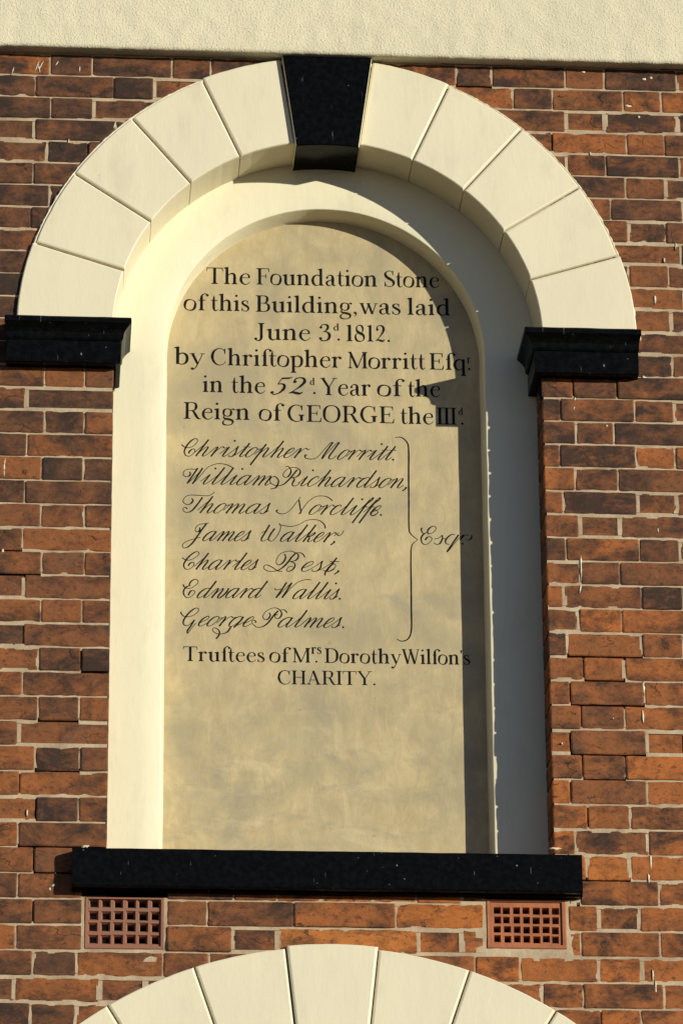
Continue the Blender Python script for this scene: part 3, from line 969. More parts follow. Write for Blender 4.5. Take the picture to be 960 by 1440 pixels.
FLOURISH = [
    ('a', [[(-0.4177,-0.269),(-0.4118,-0.2742),(-0.404,-0.2783),(-0.3932,-0.2776),(-0.3816,-0.2714),(-0.3719,-0.2595),(-0.3709,-0.2521),(-0.3768,-0.249),(-0.3875,-0.2546),(-0.3991,-0.2676),(-0.4078,-0.2847),(-0.4087,-0.2953),(-0.4038,-0.3036),(-0.394,-0.3051),(-0.3843,-0.2979),(-0.3779,-0.2883),(-0.3805,-0.282),(-0.3883,-0.2843),(-0.3951,-0.2918),(-0.396,-0.2971)]]),
    ('a', [[(-0.0489,-0.2953),(-0.0528,-0.2933),(-0.0558,-0.2969),(-0.0539,-0.3032),(-0.0421,-0.3066),(-0.0265,-0.3041),(-0.0147,-0.295),(0.0011,-0.2755),(0.0189,-0.2539),(0.0258,-0.2512)],[(0.0267,-0.2516),(0.0109,-0.2753),(-0.0029,-0.2968),(-0.0059,-0.3054)],[(-0.0049,-0.3058),(0.0049,-0.2924),(0.0247,-0.2686),(0.0405,-0.2524),(0.0454,-0.2522)],[(0.0454,-0.2522),(0.0285,-0.277),(0.0147,-0.2985),(0.0186,-0.3052),(0.0284,-0.3014),(0.0363,-0.2938)]]),
    ('b', [[(-0.3927,-0.3544),(-0.3911,-0.3617),(-0.3956,-0.3686),(-0.4043,-0.3705),(-0.4112,-0.3653),(-0.4112,-0.3569),(-0.4054,-0.3494),(-0.3928,-0.346),(-0.3772,-0.3463),(-0.3694,-0.3423)],[(-0.3694,-0.3427),(-0.4003,-0.3918)],[(-0.3993,-0.3918),(-0.3713,-0.3634),(-0.3558,-0.342)],[(-0.3554,-0.342),(-0.3847,-0.3928)],[(-0.3838,-0.3921),(-0.3693,-0.376),(-0.3538,-0.3557),(-0.3402,-0.3395),(-0.3188,-0.3289),(-0.2993,-0.327),(-0.2798,-0.3319),(-0.2662,-0.34)]]),
    ('b', [[(-0.1119,-0.3313),(-0.1041,-0.3322),(-0.0973,-0.3416),(-0.0983,-0.3532),(-0.1071,-0.365),(-0.1169,-0.3652),(-0.1198,-0.3568),(-0.1139,-0.3462),(-0.1022,-0.3375),(-0.0905,-0.334),(-0.0768,-0.3369),(-0.0694,-0.3462),(-0.0729,-0.3569),(-0.0827,-0.3645),(-0.0925,-0.3668),(-0.0866,-0.3709),(-0.0906,-0.3805),(-0.0935,-0.3879),(-0.0887,-0.393),(-0.0789,-0.3897),(-0.0711,-0.3821)],[(-0.0787,-0.3412),(-0.0905,-0.3573),(-0.1023,-0.3723),(-0.116,-0.3863),(-0.1296,-0.3925),(-0.1433,-0.3921),(-0.1559,-0.385),(-0.1579,-0.3745),(-0.151,-0.3653),(-0.1413,-0.3657),(-0.1335,-0.3772),(-0.1364,-0.3909),(-0.1433,-0.4005),(-0.1569,-0.404)]]),
    ('c', [[(-0.3874,-0.4383),(-0.3834,-0.4428),(-0.384,-0.4481),(-0.3902,-0.4556),(-0.3998,-0.4583),(-0.4086,-0.4539),(-0.4116,-0.4455),(-0.4058,-0.4349),(-0.3942,-0.4288),(-0.3787,-0.4281),(-0.3495,-0.4295),(-0.3359,-0.4282),(-0.3262,-0.4227),(-0.3204,-0.4173)],[(-0.3553,-0.4349),(-0.365,-0.4498),(-0.3746,-0.4636),(-0.3852,-0.4764),(-0.3977,-0.4829),(-0.4074,-0.481),(-0.4118,-0.4738),(-0.4085,-0.4675),(-0.4017,-0.4688),(-0.4001,-0.4725)]]),
    ('c', [[(-0.1356,-0.469),(-0.1399,-0.4733),(-0.1336,-0.4794),(-0.1239,-0.4817),(-0.1103,-0.4779),(-0.0966,-0.4661),(-0.083,-0.4469),(-0.0693,-0.4277)],[(-0.0736,-0.4372),(-0.0713,-0.455),(-0.0684,-0.4738),(-0.0733,-0.4802)],[(-0.0704,-0.477),(-0.0596,-0.459),(-0.0459,-0.4408),(-0.0283,-0.4268),(-0.0127,-0.4227),(0.0049,-0.424),(0.0165,-0.43),(0.0243,-0.4372)]]),
    ('d', [[(-0.3635,-0.5295),(-0.3622,-0.5358),(-0.3664,-0.5421),(-0.3732,-0.5422),(-0.3757,-0.536),(-0.3713,-0.5255),(-0.3607,-0.519),(-0.3452,-0.5166),(-0.3365,-0.5144)],[(-0.3433,-0.5166),(-0.3548,-0.5335),(-0.3682,-0.5546),(-0.3817,-0.5757),(-0.3951,-0.5895),(-0.4067,-0.5945),(-0.4125,-0.5899),(-0.4097,-0.5805),(-0.3972,-0.5719),(-0.3817,-0.5664),(-0.3605,-0.5597)]]),
    ('d', [[(-0.1835,-0.5429),(-0.1738,-0.537)],[(-0.1593,-0.5169),(-0.1719,-0.5401),(-0.1826,-0.5591),(-0.1826,-0.5675),(-0.1748,-0.5673),(-0.1641,-0.5608)],[(-0.1447,-0.5281),(-0.1554,-0.544),(-0.1632,-0.5608),(-0.1583,-0.5674),(-0.1486,-0.5647),(-0.137,-0.5498),(-0.1292,-0.533),(-0.1276,-0.5204),(-0.1311,-0.5121)]]),
    ('d', [[(-0.1317,-0.5118),(-0.1259,-0.5169),(-0.0968,-0.5205),(-0.0734,-0.5137),(-0.054,-0.5018),(-0.0325,-0.4972),(-0.0131,-0.5009),(-0.0005,-0.5122),(0.0033,-0.5246)]]),
    ('d', [[(0.0291,-0.5467),(0.0351,-0.5412),(0.041,-0.5465),(0.05,-0.542),(0.0565,-0.5301)]]),
    ('e', [[(-0.4132,-0.6245),(-0.4064,-0.6295),(-0.3968,-0.6324),(-0.3842,-0.6291),(-0.3717,-0.6205),(-0.3644,-0.611),(-0.367,-0.6059),(-0.3747,-0.6061),(-0.3872,-0.6146),(-0.3987,-0.6273),(-0.4073,-0.642),(-0.4082,-0.6513),(-0.4033,-0.6595),(-0.3947,-0.6604),(-0.3841,-0.6539),(-0.3784,-0.6435),(-0.3823,-0.6384),(-0.39,-0.6416),(-0.3957,-0.65)]]),
    ('e', [[(-0.1161,-0.607),(-0.1132,-0.6184),(-0.12,-0.633),(-0.1326,-0.6416),(-0.1403,-0.6355),(-0.1384,-0.622),(-0.1287,-0.6073),(-0.1131,-0.5997),(-0.0976,-0.5979),(-0.0831,-0.6032),(-0.0763,-0.6093),(-0.0783,-0.6208),(-0.088,-0.6282),(-0.1006,-0.63)],[(-0.1006,-0.63),(-0.089,-0.6345),(-0.0861,-0.6438),(-0.0929,-0.6553),(-0.1055,-0.6612),(-0.1103,-0.6557),(-0.1036,-0.6472),(-0.0919,-0.6449)],[(-0.0841,-0.6032),(-0.0724,-0.602),(-0.0628,-0.607),(-0.057,-0.6162)],[(-0.0831,-0.6032),(-0.0957,-0.617),(-0.1074,-0.6338),(-0.121,-0.6486),(-0.1365,-0.6589),(-0.1481,-0.6616),(-0.1636,-0.6615),(-0.1751,-0.6549),(-0.1761,-0.6466),(-0.1674,-0.6423),(-0.1519,-0.6492),(-0.1365,-0.6597),(-0.1229,-0.6615)]]),
    ('e', [[(-0.0043,-0.6558),(0.0086,-0.6588),(0.0235,-0.6521),(0.0325,-0.6413),(0.0275,-0.6351),(0.0156,-0.6427),(0.0026,-0.661),(0.0006,-0.6716)]]),
    ('c', [[(0.1377,-0.4825),(0.1494,-0.4797),(0.1564,-0.4701),(0.1519,-0.4633),(0.1427,-0.4656),(0.1343,-0.4748)]]),
    ('f', [[(-0.4098,-0.7075),(-0.4068,-0.7146),(-0.3981,-0.7192),(-0.3866,-0.7184),(-0.3751,-0.7109),(-0.3665,-0.7004),(-0.3684,-0.6932),(-0.3771,-0.6914),(-0.3877,-0.6988),(-0.392,-0.7092),(-0.3885,-0.7122)],[(-0.3895,-0.7106),(-0.3991,-0.7145),(-0.4068,-0.7239),(-0.4086,-0.7343),(-0.4041,-0.7445),(-0.395,-0.7484),(-0.3835,-0.742),(-0.3759,-0.7316),(-0.3798,-0.7255),(-0.3884,-0.7287),(-0.3951,-0.7412)]]),
    ('f', [[(-0.1458,-0.7146),(-0.1404,-0.7191),(-0.1308,-0.7181),(-0.1192,-0.711)],[(-0.1104,-0.6953),(-0.125,-0.7194),(-0.1414,-0.7438)],[(-0.1395,-0.7434),(-0.1192,-0.7203),(-0.0959,-0.6961)],[(-0.095,-0.6961),(-0.1095,-0.7201),(-0.124,-0.7435)],[(-0.1221,-0.743),(-0.1076,-0.7242),(-0.0921,-0.7063),(-0.0747,-0.6926),(-0.0553,-0.686),(-0.0389,-0.6861)]]),
    ('g', [[(-0.4165,-0.7923),(-0.413,-0.8005),(-0.4052,-0.8065),(-0.3937,-0.8073),(-0.3784,-0.8018),(-0.3669,-0.7914),(-0.3646,-0.7831),(-0.3699,-0.7797),(-0.3804,-0.7844),(-0.3938,-0.797),(-0.4052,-0.8136),(-0.4089,-0.825),(-0.405,-0.8331),(-0.3954,-0.8344),(-0.3859,-0.8266),(-0.3764,-0.8162)],[(-0.3764,-0.8162),(-0.3859,-0.8338),(-0.3954,-0.8483),(-0.3972,-0.8565),(-0.3943,-0.8585)],[(-0.3943,-0.8574),(-0.3858,-0.844),(-0.3725,-0.8263)]]),
    ('g', [[(-0.2706,-0.8346),(-0.2802,-0.8502),(-0.2917,-0.8565),(-0.3051,-0.8588),(-0.3167,-0.855),(-0.3244,-0.8469),(-0.3206,-0.8403),(-0.311,-0.8426),(-0.3042,-0.8516),(-0.3061,-0.8629),(-0.3137,-0.8733)]]),
    ('g', [[(-0.1607,-0.7905),(-0.1578,-0.7986),(-0.1636,-0.809),(-0.1723,-0.8122),(-0.179,-0.8052),(-0.1761,-0.7938),(-0.1655,-0.7823),(-0.1501,-0.7754),(-0.1366,-0.7766),(-0.127,-0.7857),(-0.1251,-0.7959),(-0.1319,-0.8063),(-0.1405,-0.8075),(-0.1444,-0.8014),(-0.1405,-0.7952),(-0.1367,-0.7972)],[(-0.1347,-0.7838),(-0.1463,-0.7963),(-0.1579,-0.813),(-0.1694,-0.8265),(-0.1829,-0.8346),(-0.1963,-0.8353),(-0.2079,-0.8263),(-0.2108,-0.8181),(-0.205,-0.8139),(-0.1998,-0.8179),(-0.2006,-0.822)],[(-0.127,-0.7806),(-0.1174,-0.7804),(-0.1087,-0.7894)]]),
    ('h', [[(0.2849,-0.5167),(0.2829,-0.524),(0.2876,-0.5344)],[(0.3012,-0.5362),(0.3159,-0.5317),(0.3259,-0.52),(0.324,-0.5127),(0.3162,-0.5114),(0.3044,-0.5204),(0.3013,-0.5299),(0.3051,-0.5361)],[(0.3033,-0.5309),(0.2925,-0.5343),(0.2836,-0.5449),(0.2824,-0.5564),(0.2871,-0.5668),(0.2969,-0.5687),(0.3077,-0.5611),(0.3137,-0.5516),(0.3089,-0.5444),(0.3001,-0.5467),(0.2941,-0.5552)],[(0.3195,-0.5515),(0.3332,-0.5481),(0.3441,-0.5384)],[(0.3441,-0.5384),(0.3439,-0.551),(0.3369,-0.5647),(0.3271,-0.568),(0.3184,-0.563)],[(0.3449,-0.5499),(0.3547,-0.5497)],[(0.3822,-0.537),(0.3725,-0.5358),(0.3606,-0.5444),(0.3536,-0.555),(0.3544,-0.5644),(0.3632,-0.5673)],[(0.392,-0.5364),(0.3759,-0.5608),(0.3599,-0.5862),(0.3569,-0.5914)],[(0.3579,-0.5914),(0.3678,-0.5797),(0.3818,-0.5607),(0.3918,-0.5479),(0.4037,-0.5382),(0.4076,-0.5371)],[(0.4076,-0.5371),(0.3956,-0.5531)],[(0.4006,-0.5456),(0.4095,-0.5371),(0.4212,-0.5379)],[(0.4301,-0.5367),(0.4289,-0.5461),(0.421,-0.5525),(0.4132,-0.5506)],[(0.4028,-0.5644),(0.4043,-0.5677)]]),
]
BRACE = [[(0.2101,-0.2321),(0.2287,-0.2317),(0.2448,-0.2475),(0.2492,-0.2726),(0.2482,-0.3479),(0.2475,-0.4379),(0.247,-0.5175),(0.2527,-0.5372),(0.2719,-0.5547)],[(0.2719,-0.5547),(0.2545,-0.5743),(0.2512,-0.6213),(0.2511,-0.6951),(0.2506,-0.7686),(0.2497,-0.8369),(0.2393,-0.8638),(0.2209,-0.8705),(0.2073,-0.8645)]]


# ------------------------------------------------------------------ lettering
def cr(pts, n=6):
    """Catmull-Rom through pts (tuples of any length)"""
    if len(pts) < 3:
        return [tuple(a + (b - a) * i / n for a, b in zip(pts[0], pts[1])) for i in range(n + 1)]
    out = []
    P = [tuple(2 * a - b for a, b in zip(pts[0], pts[1]))] + list(pts) + [tuple(2 * a - b for a, b in zip(pts[-1], pts[-2]))]
    for i in range(1, len(P) - 2):
        for k in range(n):
            t = k / n
            out.append(tuple(0.5 * (2 * b + (c_ - a) * t + (2 * a - 5 * b + 4 * c_ - d_) * t * t + (3 * b - a - 3 * c_ + d_) * t ** 3)
                             for a, b, c_, d_ in zip(P[i - 1], P[i], P[i + 1], P[i + 2])))
    out.append(tuple(pts[-1]))
    return out


class Ink:
    def __init__(self):
        self.m = MB()
        self.k = 0

    def y(self):
        self.k += 1
        return -0.0005 - 0.000004 * (self.k % 120)

    def strip(self, pts):
        """pts: (x, z, width) in tablet metres"""
        y = self.y()
        v, f = [], []
        n = len(pts)
        for i, (x, z, w) in enumerate(pts):
            a, b_ = pts[max(0, i - 1)], pts[min(n - 1, i + 1)]
            dx, dz = b_[0] - a[0], b_[1] - a[1]
            l_ = math.hypot(dx, dz) or 1e-9
            w = w * (1.0 + 0.16 * N(x * 160, z * 160, 2.0))
            px, pz = -dz / l_ * w / 2, dx / l_ * w / 2
            v += [(x + px, y, z + pz), (x - px, y, z - pz)]
        for i in range(n - 1):
            f.append((2 * i, 2 * i + 1, 2 * i + 3, 2 * i + 2))
        self.m.add(v, f)

    def poly(self, pts):
        y = self.y()
        self.m.add([(x, y, z) for x, z in pts], [tuple(range(len(pts)))])

    def dot(self, x, z, r):
        self.poly([(x + r * math.cos(t * 0.6283), z + r * math.sin(t * 0.6283)) for t in range(10)])


# --- roman capitals and lower case, old face; units: capital height = 1, x-height = XH
XH, ST, HR = 0.655, 0.150, 0.050


class G:
    """collects the strokes of one glyph"""
    def __init__(self):
        self.s, self.p = [], []

    def bar(self, x0, y0, x1, y1, w):
        self.s.append([(x0, y0, w), ((x0 + x1) / 2, (y0 + y1) / 2, w), (x1, y1, w)])
        return self

    def foot(self, x, y, d, w=ST, half=0.15, l=True, r=True):
        t = 0.036
        a = x - (half if l else w / 2)
        b_ = x + (half if r else w / 2)
        self.p.append([(a, y), (b_, y), (b_, y + d * t), (x + w / 2 + 0.02 * r, y + d * 0.055), (x + w / 2, y + d * 0.11), (x - w / 2, y + d * 0.11), (x - w / 2 - 0.02 * l, y + d * 0.055), (a, y + d * t)])
        return self

    def stem(self, x, y0, y1, w=ST, f0=True, f1=True, half=0.15):
        self.bar(x, y0, x, y1, w)
        if f0:
            self.foot(x, y0, 1, w, half)
        if f1:
            self.foot(x, y1, -1, w, half)
        return self

    def flag(self, x, y, w=ST):
        """slanted head serif of a lower case stem"""
        self.p.append([(x - w / 2 - 0.10, y - 0.075), (x - w / 2 - 0.09, y - 0.045), (x + w / 2 - 0.01, y + 0.015), (x + w / 2, y - 0.10), (x - w / 2, y - 0.11)])
        return self

    def curve(self, *pts):
        self.s.append(cr(list(pts), 7))
        return self

    def oval(self, cx, cy, rx, ry, wt=ST, wn=HR, tilt=-0.25, a0=0, a1=360):
        q = []
        n = max(8, int(abs(a1 - a0) / 12))
        for i in range(n + 1):
            a = math.radians(a0 + (a1 - a0) * i / n)
            w = wn + (wt - wn) * abs(math.cos(a - tilt)) ** 1.7
            q.append(((cx + (rx - w / 2 * abs(math.cos(a))) * math.cos(a)), cy + (ry - wn / 2) * math.sin(a), w))
        self.s.append(q)
        return self

    def ball(self, x, y, r=0.07):
        self.p.append([(x + r * math.cos(t * 0.524), y + r * math.sin(t * 0.524)) for t in range(12)])
        return self

    def ear(self, x, y, dx, dy):
        """pointed serif at the end of an arm"""
        self.p.append([(x, y), (x, y + dy), (x - 0.012, y + dy), (x - dx, y + 0.0)])
        return self


def roman(ch):
    g_ = G()
    if ch == 'T':
        g_.stem(.43, 0, 1, f1=False, half=.17).bar(0.02, .975, .84, .975, .045)
        g_.p += [[(0.0, .78), (.02, .78), (.07, .96), (.13, .99), (.03, .99)], [(.86, .78), (.84, .78), (.79, .96), (.73, .99), (.83, .99)]]
        return g_, .86
    if ch == 'F' or ch == 'E':
        g_.stem(.2, 0, 1, half=.17)
        g_.bar(.2, .978, .70, .978, .04).bar(.2, .52, .55, .52, .036)
        g_.p += [[(.72, .76), (.70, .76), (.66, .95), (.58, .99), (.71, .99)], [(.56, .38), (.56, .66), (.54, .66), (.51, .52), (.54, .38)]]
        if ch == 'E':
            g_.bar(.2, .022, .74, .022, .042)
            g_.p.append([(.78, .27), (.76, .27), (.69, .06), (.58, .01), (.75, .01)])
            return g_, .80
        return g_, .74
    if ch == 'S':
        g_.curve((.50, .80, .03), (.47, .92, .03), (.36, .985, .04), (.22, .97, .05), (.09, .86, .10), (.09, .70, .14), (.20, .57, .16), (.38, .46, .16), (.52, .34, .15), (.55, .20, .12), (.47, .06, .06), (.32, .015, .04), (.15, .05, .03), (.06, .22, .03))
        g_.p += [[(.52, .70), (.50, .70), (.47, .88), (.50, 1.0), (.53, 1.0)], [(.03, .32), (.05, .32), (.10, .12), (.06, 0), (.03, 0)]]
        return g_, .62
    if ch == 'B':
        g_.stem(.2, 0, 1, half=.17).bar(.2, .98, .42, .98, .038).bar(.2, .53, .45, .53, .036).bar(.2, .02, .46, .02, .038)
        g_.curve((.42, .98, .038), (.54, .95, .07), (.61, .86, .125), (.60, .66, .125), (.53, .56, .07), (.42, .53, .036))
        g_.curve((.44, .53, .036), (.58, .50, .07), (.68, .40, .13), (.69, .22, .14), (.62, .08, .09), (.46, .02, .038))
        return g_, .80
    if ch == 'J':
        g_.stem(.36, .25, 1, f0=False, half=.16)
        g_.curve((.36, .3, ST), (.36, .12, ST), (.30, -.02, .09), (.18, -.06, .05), (.08, .0, .05))
        g_.ball(.09, .05, .075)
        return g_, .58
    if ch in 'CG':
        g_.curve((.74, .74, .03), (.69, .90, .035), (.54, .99, .042), (.36, .97, .06), (.18, .83, .115), (.10, .60, .145), (.10, .40, .145), (.19, .17, .115), (.36, .03, .06), (.54, .01, .042), (.70, .09, .035), (.78, .24, .03))
        g_.p.append([(.76, .66), (.74, .66), (.69, .86), (.73, .99), (.77, .99)])
        if ch == 'G':
            g_.stem(.72, 0.06, .42, f0=False, half=.16)
            return g_, .92
        return g_, .84
    if ch == 'M':
        g_.bar(.15, 0, .17, 1, .05).foot(.15, 0, 1, .05, .12).stem(.93, 0, 1, half=.14)
        g_.bar(.14, 1, .53, .02, .125).bar(.53, .02, .90, 1, .045)
        g_.bar(.02, .982, .2, .982, .036)
        return g_, 1.09
    if ch == 'Y':
        g_.stem(.47, 0, .46, f1=False, half=.17).bar(.13, 1, .48, .44, .125).bar(.80, 1, .49, .44, .045)
        g_.bar(0, .982, .28, .982, .036).bar(.67, .982, .93, .982, .036)
        return g_, .92
    if ch == 'R':
        g_.stem(.2, 0, 1, half=.17).bar(.2, .98, .44, .98, .038).bar(.2, .50, .46, .50, .036)
        g_.curve((.42, .98, .038), (.57, .95, .07), (.65, .84, .13), (.64, .65, .13), (.56, .53, .07), (.42, .50, .036))
        g_.curve((.44, .50, .06), (.54, .42, .11), (.64, .22, .135), (.74, .06, .11), (.84, .01, .05), (.90, .03, .03))
        return g_, .88
    if ch == 'O':
        return g_.oval(.45, .5, .45, .52, .15, .04, -.1), .92
    if ch == 'I':
        return g_.stem(.18, 0, 1, half=.18), .36
    if ch == 'H':
        g_.stem(.18, 0, 1, half=.16).stem(.74, 0, 1, half=.16).bar(.18, .51, .74, .51, .036)
        return g_, .92
    if ch == 'A':
        g_.bar(.40, 1.0, .12, 0, .045).bar(.40, 1.0, .72, 0, .135).bar(.22, .33, .60, .33, .036)
        g_.foot(.12, 0, 1, .045, .13).foot(.72, 0, 1, .12, .17)
        return g_, .88
    if ch == 'D':
        g_.stem(.2, 0, 1, half=.17).bar(.2, .98, .42, .98, .038).bar(.2, .02, .42, .02, .038)
        g_.curve((.42, .98, .038), (.62, .93, .07), (.77, .75, .13), (.80, .50, .15), (.77, .25, .13), (.62, .07, .07), (.42, .02, .038))
        return g_, .90
    if ch == 'W':
        g_.bar(.12, 1, .40, .0, .13).bar(.40, .0, .60, .98, .045).bar(.56, 1, .86, .0, .13).bar(.86, .0, 1.10, 1, .045)
        g_.bar(0, .982, .27, .982, .036).bar(.46, .982, .70, .982, .036).bar(.98, .982, 1.20, .982, .036)
        return g_, 1.20
    # ---- lower case
    X = XH
    if ch in 'il':
        t = X if ch == 'i' else 1.04
        g_.stem(.17, 0, t, f1=False).flag(.17, t)
        if ch == 'i':
            g_.ball(.15, .93, .07)
        return g_, .35
    if ch in 'hnb':
        t = X if ch == 'n' else 1.04
        g_.bar(.17, 0, .17, t, ST).flag(.17, t)
        if ch == 'b':
            g_.curve((.18, .48, .036), (.28, .62, .06), (.42, .655, .07), (.56, .54, .125), (.60, .33, .14), (.55, .12, .12), (.42, .0, .06), (.26, .01, .04), (.15, .07, .04))
            return g_, .68
        g_.foot(.17, 0, 1)
        g_.curve((.19, .46, .036), (.28, .59, .05), (.41, .65, .08), (.52, .61, .12), (.56, .48, ST), (.56, .2, ST), (.56, 0, ST)).foot(.56, 0, 1)
        return g_, .75
    if ch == 'u':
        g_.stem(.56, 0, X, f0=False, f1=False).flag(.56, X).bar(.17, .3, .17, X, ST).flag(.17, X)
        g_.curve((.17, .35, ST), (.17, .17, ST), (.22, .05, .11), (.33, .0, .06), (.46, .05, .04), (.54, .16, .036))
        g_.foot(.56, 0, 1, ST, .15, False, True)
        return g_, .74
    if ch == 'r':
        g_.stem(.17, 0, X, f1=False).flag(.17, X)
        g_.curve((.19, .42, .036), (.27, .57, .045), (.36, .64, .06), (.45, .62, .08)).ball(.45, .58, .075)
        return g_, .55
    if ch == 'e':
        g_.curve((.10, .40, .036), (.30, .40, .036), (.53, .405, .036))
        g_.curve((.53, .40, .10), (.50, .56, .08), (.41, .635, .045), (.30, .64, .045), (.17, .55, .09), (.10, .36, .135), (.13, .16, .125), (.25, .02, .07), (.38, .005, .045), (.50, .07, .036), (.57, .17, .03))
        return g_, .61
    if ch == 'o':
        return g_.oval(.32, .325, .32, .345, .135, .04, -.35), .65
    if ch == 'c':
        g_.curve((.48, .5, .08), (.42, .61, .05), (.31, .64, .045), (.17, .55, .09), (.10, .34, .135), (.14, .14, .12), (.26, .02, .06), (.40, .01, .04), (.53, .14, .03)).ball(.47, .52, .07)
        return g_, .57
    if ch == 'd':
        g_.bar(.55, 0, .55, 1.04, ST).flag(.55, 1.04).foot(.55, 0, 1, ST, .15, False, True)
        g_.curve((.54, .50, .036), (.45, .61, .05), (.33, .64, .06), (.17, .54, .11), (.10, .33, .14), (.15, .12, .12), (.28, .0, .06), (.42, .04, .04), (.54, .16, .036))
        return g_, .74
    if ch == 'a':
        g_.curve((.10, .49, .05), (.17, .60, .05), (.29, .645, .055), (.40, .60, .10), (.43, .48, ST), (.43, .2, ST), (.46, .05, .09), (.53, .01, .05), (.60, .06, .03))
        g_.curve((.42, .38, .036), (.28, .33, .05), (.13, .25, .10), (.10, .13, .115), (.17, .02, .07), (.28, .01, .045), (.42, .12, .036)).ball(.12, .49, .065)
        return g_, .62
    if ch == 's':
        g_.curve((.36, .53, .03), (.31, .62, .035), (.22, .64, .045), (.10, .57, .09), (.11, .45, .11), (.25, .35, .125), (.38, .25, .12), (.40, .12, .09), (.30, .01, .05), (.17, .015, .035), (.07, .14, .03))
        g_.p += [[(.38, .43), (.365, .43), (.33, .57), (.37, .66), (.385, .66)], [(.045, .22), (.06, .22), (.10, .08), (.06, .0), (.045, .0)]]
        return g_, .47
    if ch == 't':
        g_.curve((.19, .92, .03), (.18, .78, .08), (.17, .6, .125), (.17, .2, .13), (.21, .04, .09), (.30, .0, .05), (.40, .09, .03))
        g_.bar(.02, .625, .38, .625, .04)
        return g_, .40
    if ch in ('f', 'long s'):
        g_.bar(.20, 0, .20, .75, ST).foot(.20, 0, 1)
        g_.curve((.20, .7, ST), (.205, .86, .11), (.27, .98, .06), (.38, 1.02, .05), (.48, .98, .06)).ball(.49, .93, .07)
        if ch == 'f':
            g_.bar(.03, .625, .40, .625, .04)
            return g_, .42
        g_.bar(.05, .625, .20, .625, .04)
        return g_, .37
    if ch in 'pq':
        if ch == 'p':
            g_.bar(.17, -.33, .17, X, ST).flag(.17, X).foot(.17, -.36, 1)
            g_.curve((.18, .50, .036), (.28, .61, .05), (.42, .65, .07), (.57, .54, .125), (.61, .33, .14), (.56, .12, .12), (.43, .0, .06), (.28, .02, .04), (.18, .13, .036))
            return g_, .70
        g_.bar(.55, -.33, .55, X, ST).foot(.55, -.36, 1)
        g_.curve((.54, .52, .036), (.45, .61, .05), (.33, .64, .06), (.17, .54, .11), (.10, .33, .14), (.15, .12, .12), (.28, .0, .06), (.42, .04, .04), (.54, .16, .036))
        return g_, .72
    if ch == 'g':
        g_.oval(.29, .42, .25, .24, .12, .04, -.2)
        g_.curve((.15, .24, .05), (.10, .14, .06), (.17, .06, .10), (.36, .02, .12), (.52, -.04, .12), (.57, -.15, .10), (.48, -.29, .05), (.28, -.33, .045), (.10, -.28, .08), (.07, -.14, .07), (.16, -.03, .04), (.24, .04, .036))
        g_.curve((.46, .58, .036), (.53, .63, .045), (.62, .65, .05)).ball(.61, .61, .055)
        return g_, .66
    if ch == 'w':
        g_.bar(.10, X, .30, .0, .12).bar(.30, .0, .47, X, .042).bar(.43, X, .64, .0, .12).bar(.64, .0, .82, X, .042)
        g_.bar(0, .637, .22, .637, .034).bar(.35, .637, .54, .637, .034).bar(.73, .637, .92, .637, .034)
        return g_, .90
    if ch == 'y':
        g_.bar(.11, X, .36, .02, .12)
        g_.curve((.58, X, .042), (.46, .30, .042), (.33, -.05, .045), (.22, -.25, .05), (.11, -.31, .07)).ball(.11, -.26, .07)
        g_.bar(0, .637, .23, .637, .034).bar(.47, .637, .68, .637, .034)
        return g_, .64
    if ch == "'":
        g_.curve((.08, .98, .10), (.08, .86, .07), (.05, .76, .02))
        return g_, .16
    if ch == '.':
        return g_.ball(.12, .055, .07), .26
    if ch == '*':
        return g_.ball(.12, .055, .07), .24
    if ch == ',':
        g_.ball(.12, .06, .07)
        g_.curve((.17, .06, .06), (.17, -.06, .05), (.09, -.16, .02))
        return g_, .26
    if ch == '1':
        return g_.stem(.20, 0, .98, f1=False, half=.17).flag(.20, 1.0), .42
    if ch == '8':
        g_.oval(.31, .745, .22, .26, .10, .045, .5).oval(.31, .25, .29, .275, .12, .045, .5)
        g_.curve((.16, .64, .09), (.30, .52, .13), (.46, .38, .10))
        return g_, .66
    if ch == '2':
        g_.curve((.12, .74, .08), (.14, .90, .06), (.28, .99, .05), (.44, .93, .10), (.50, .76, .13), (.43, .54, .10), (.26, .28, .05), (.06, .04, .03))
        g_.curve((.05, .05, .04), (.18, .10, .09), (.34, .06, .12), (.46, .04, .09), (.55, .14, .03)).ball(.15, .73, .07)
        return g_, .62
    if ch == '3':
        g_.curve((.10, .80, .07), (.15, .94, .05), (.28, .99, .05), (.42, .92, .11), (.42, .74, .11), (.30, .58, .05), (.20, .55, .03))
        g_.curve((.24, .555, .03), (.40, .52, .07), (.51, .36, .135), (.47, .12, .12), (.32, .0, .06), (.15, .0, .06), (.06, .10, .06)).ball(.11, .80, .07).ball(.09, .13, .075)
        return g_, .60
    if ch == '5':
        g_.bar(.26, .92, .52, .95, .08).bar(.27, .93, .18, .58, .04)
        g_.curve((.52, .95, .08), (.60, .98, .04), (.64, 1.04, .02))
        g_.curve((.18, .57, .04), (.32, .60, .06), (.44, .50, .12), (.44, .28, .125), (.32, .05, .06), (.15, -.04, .05), (.04, .04, .05)).ball(.06, .08, .07)
        return g_, .60
    return g_, .3


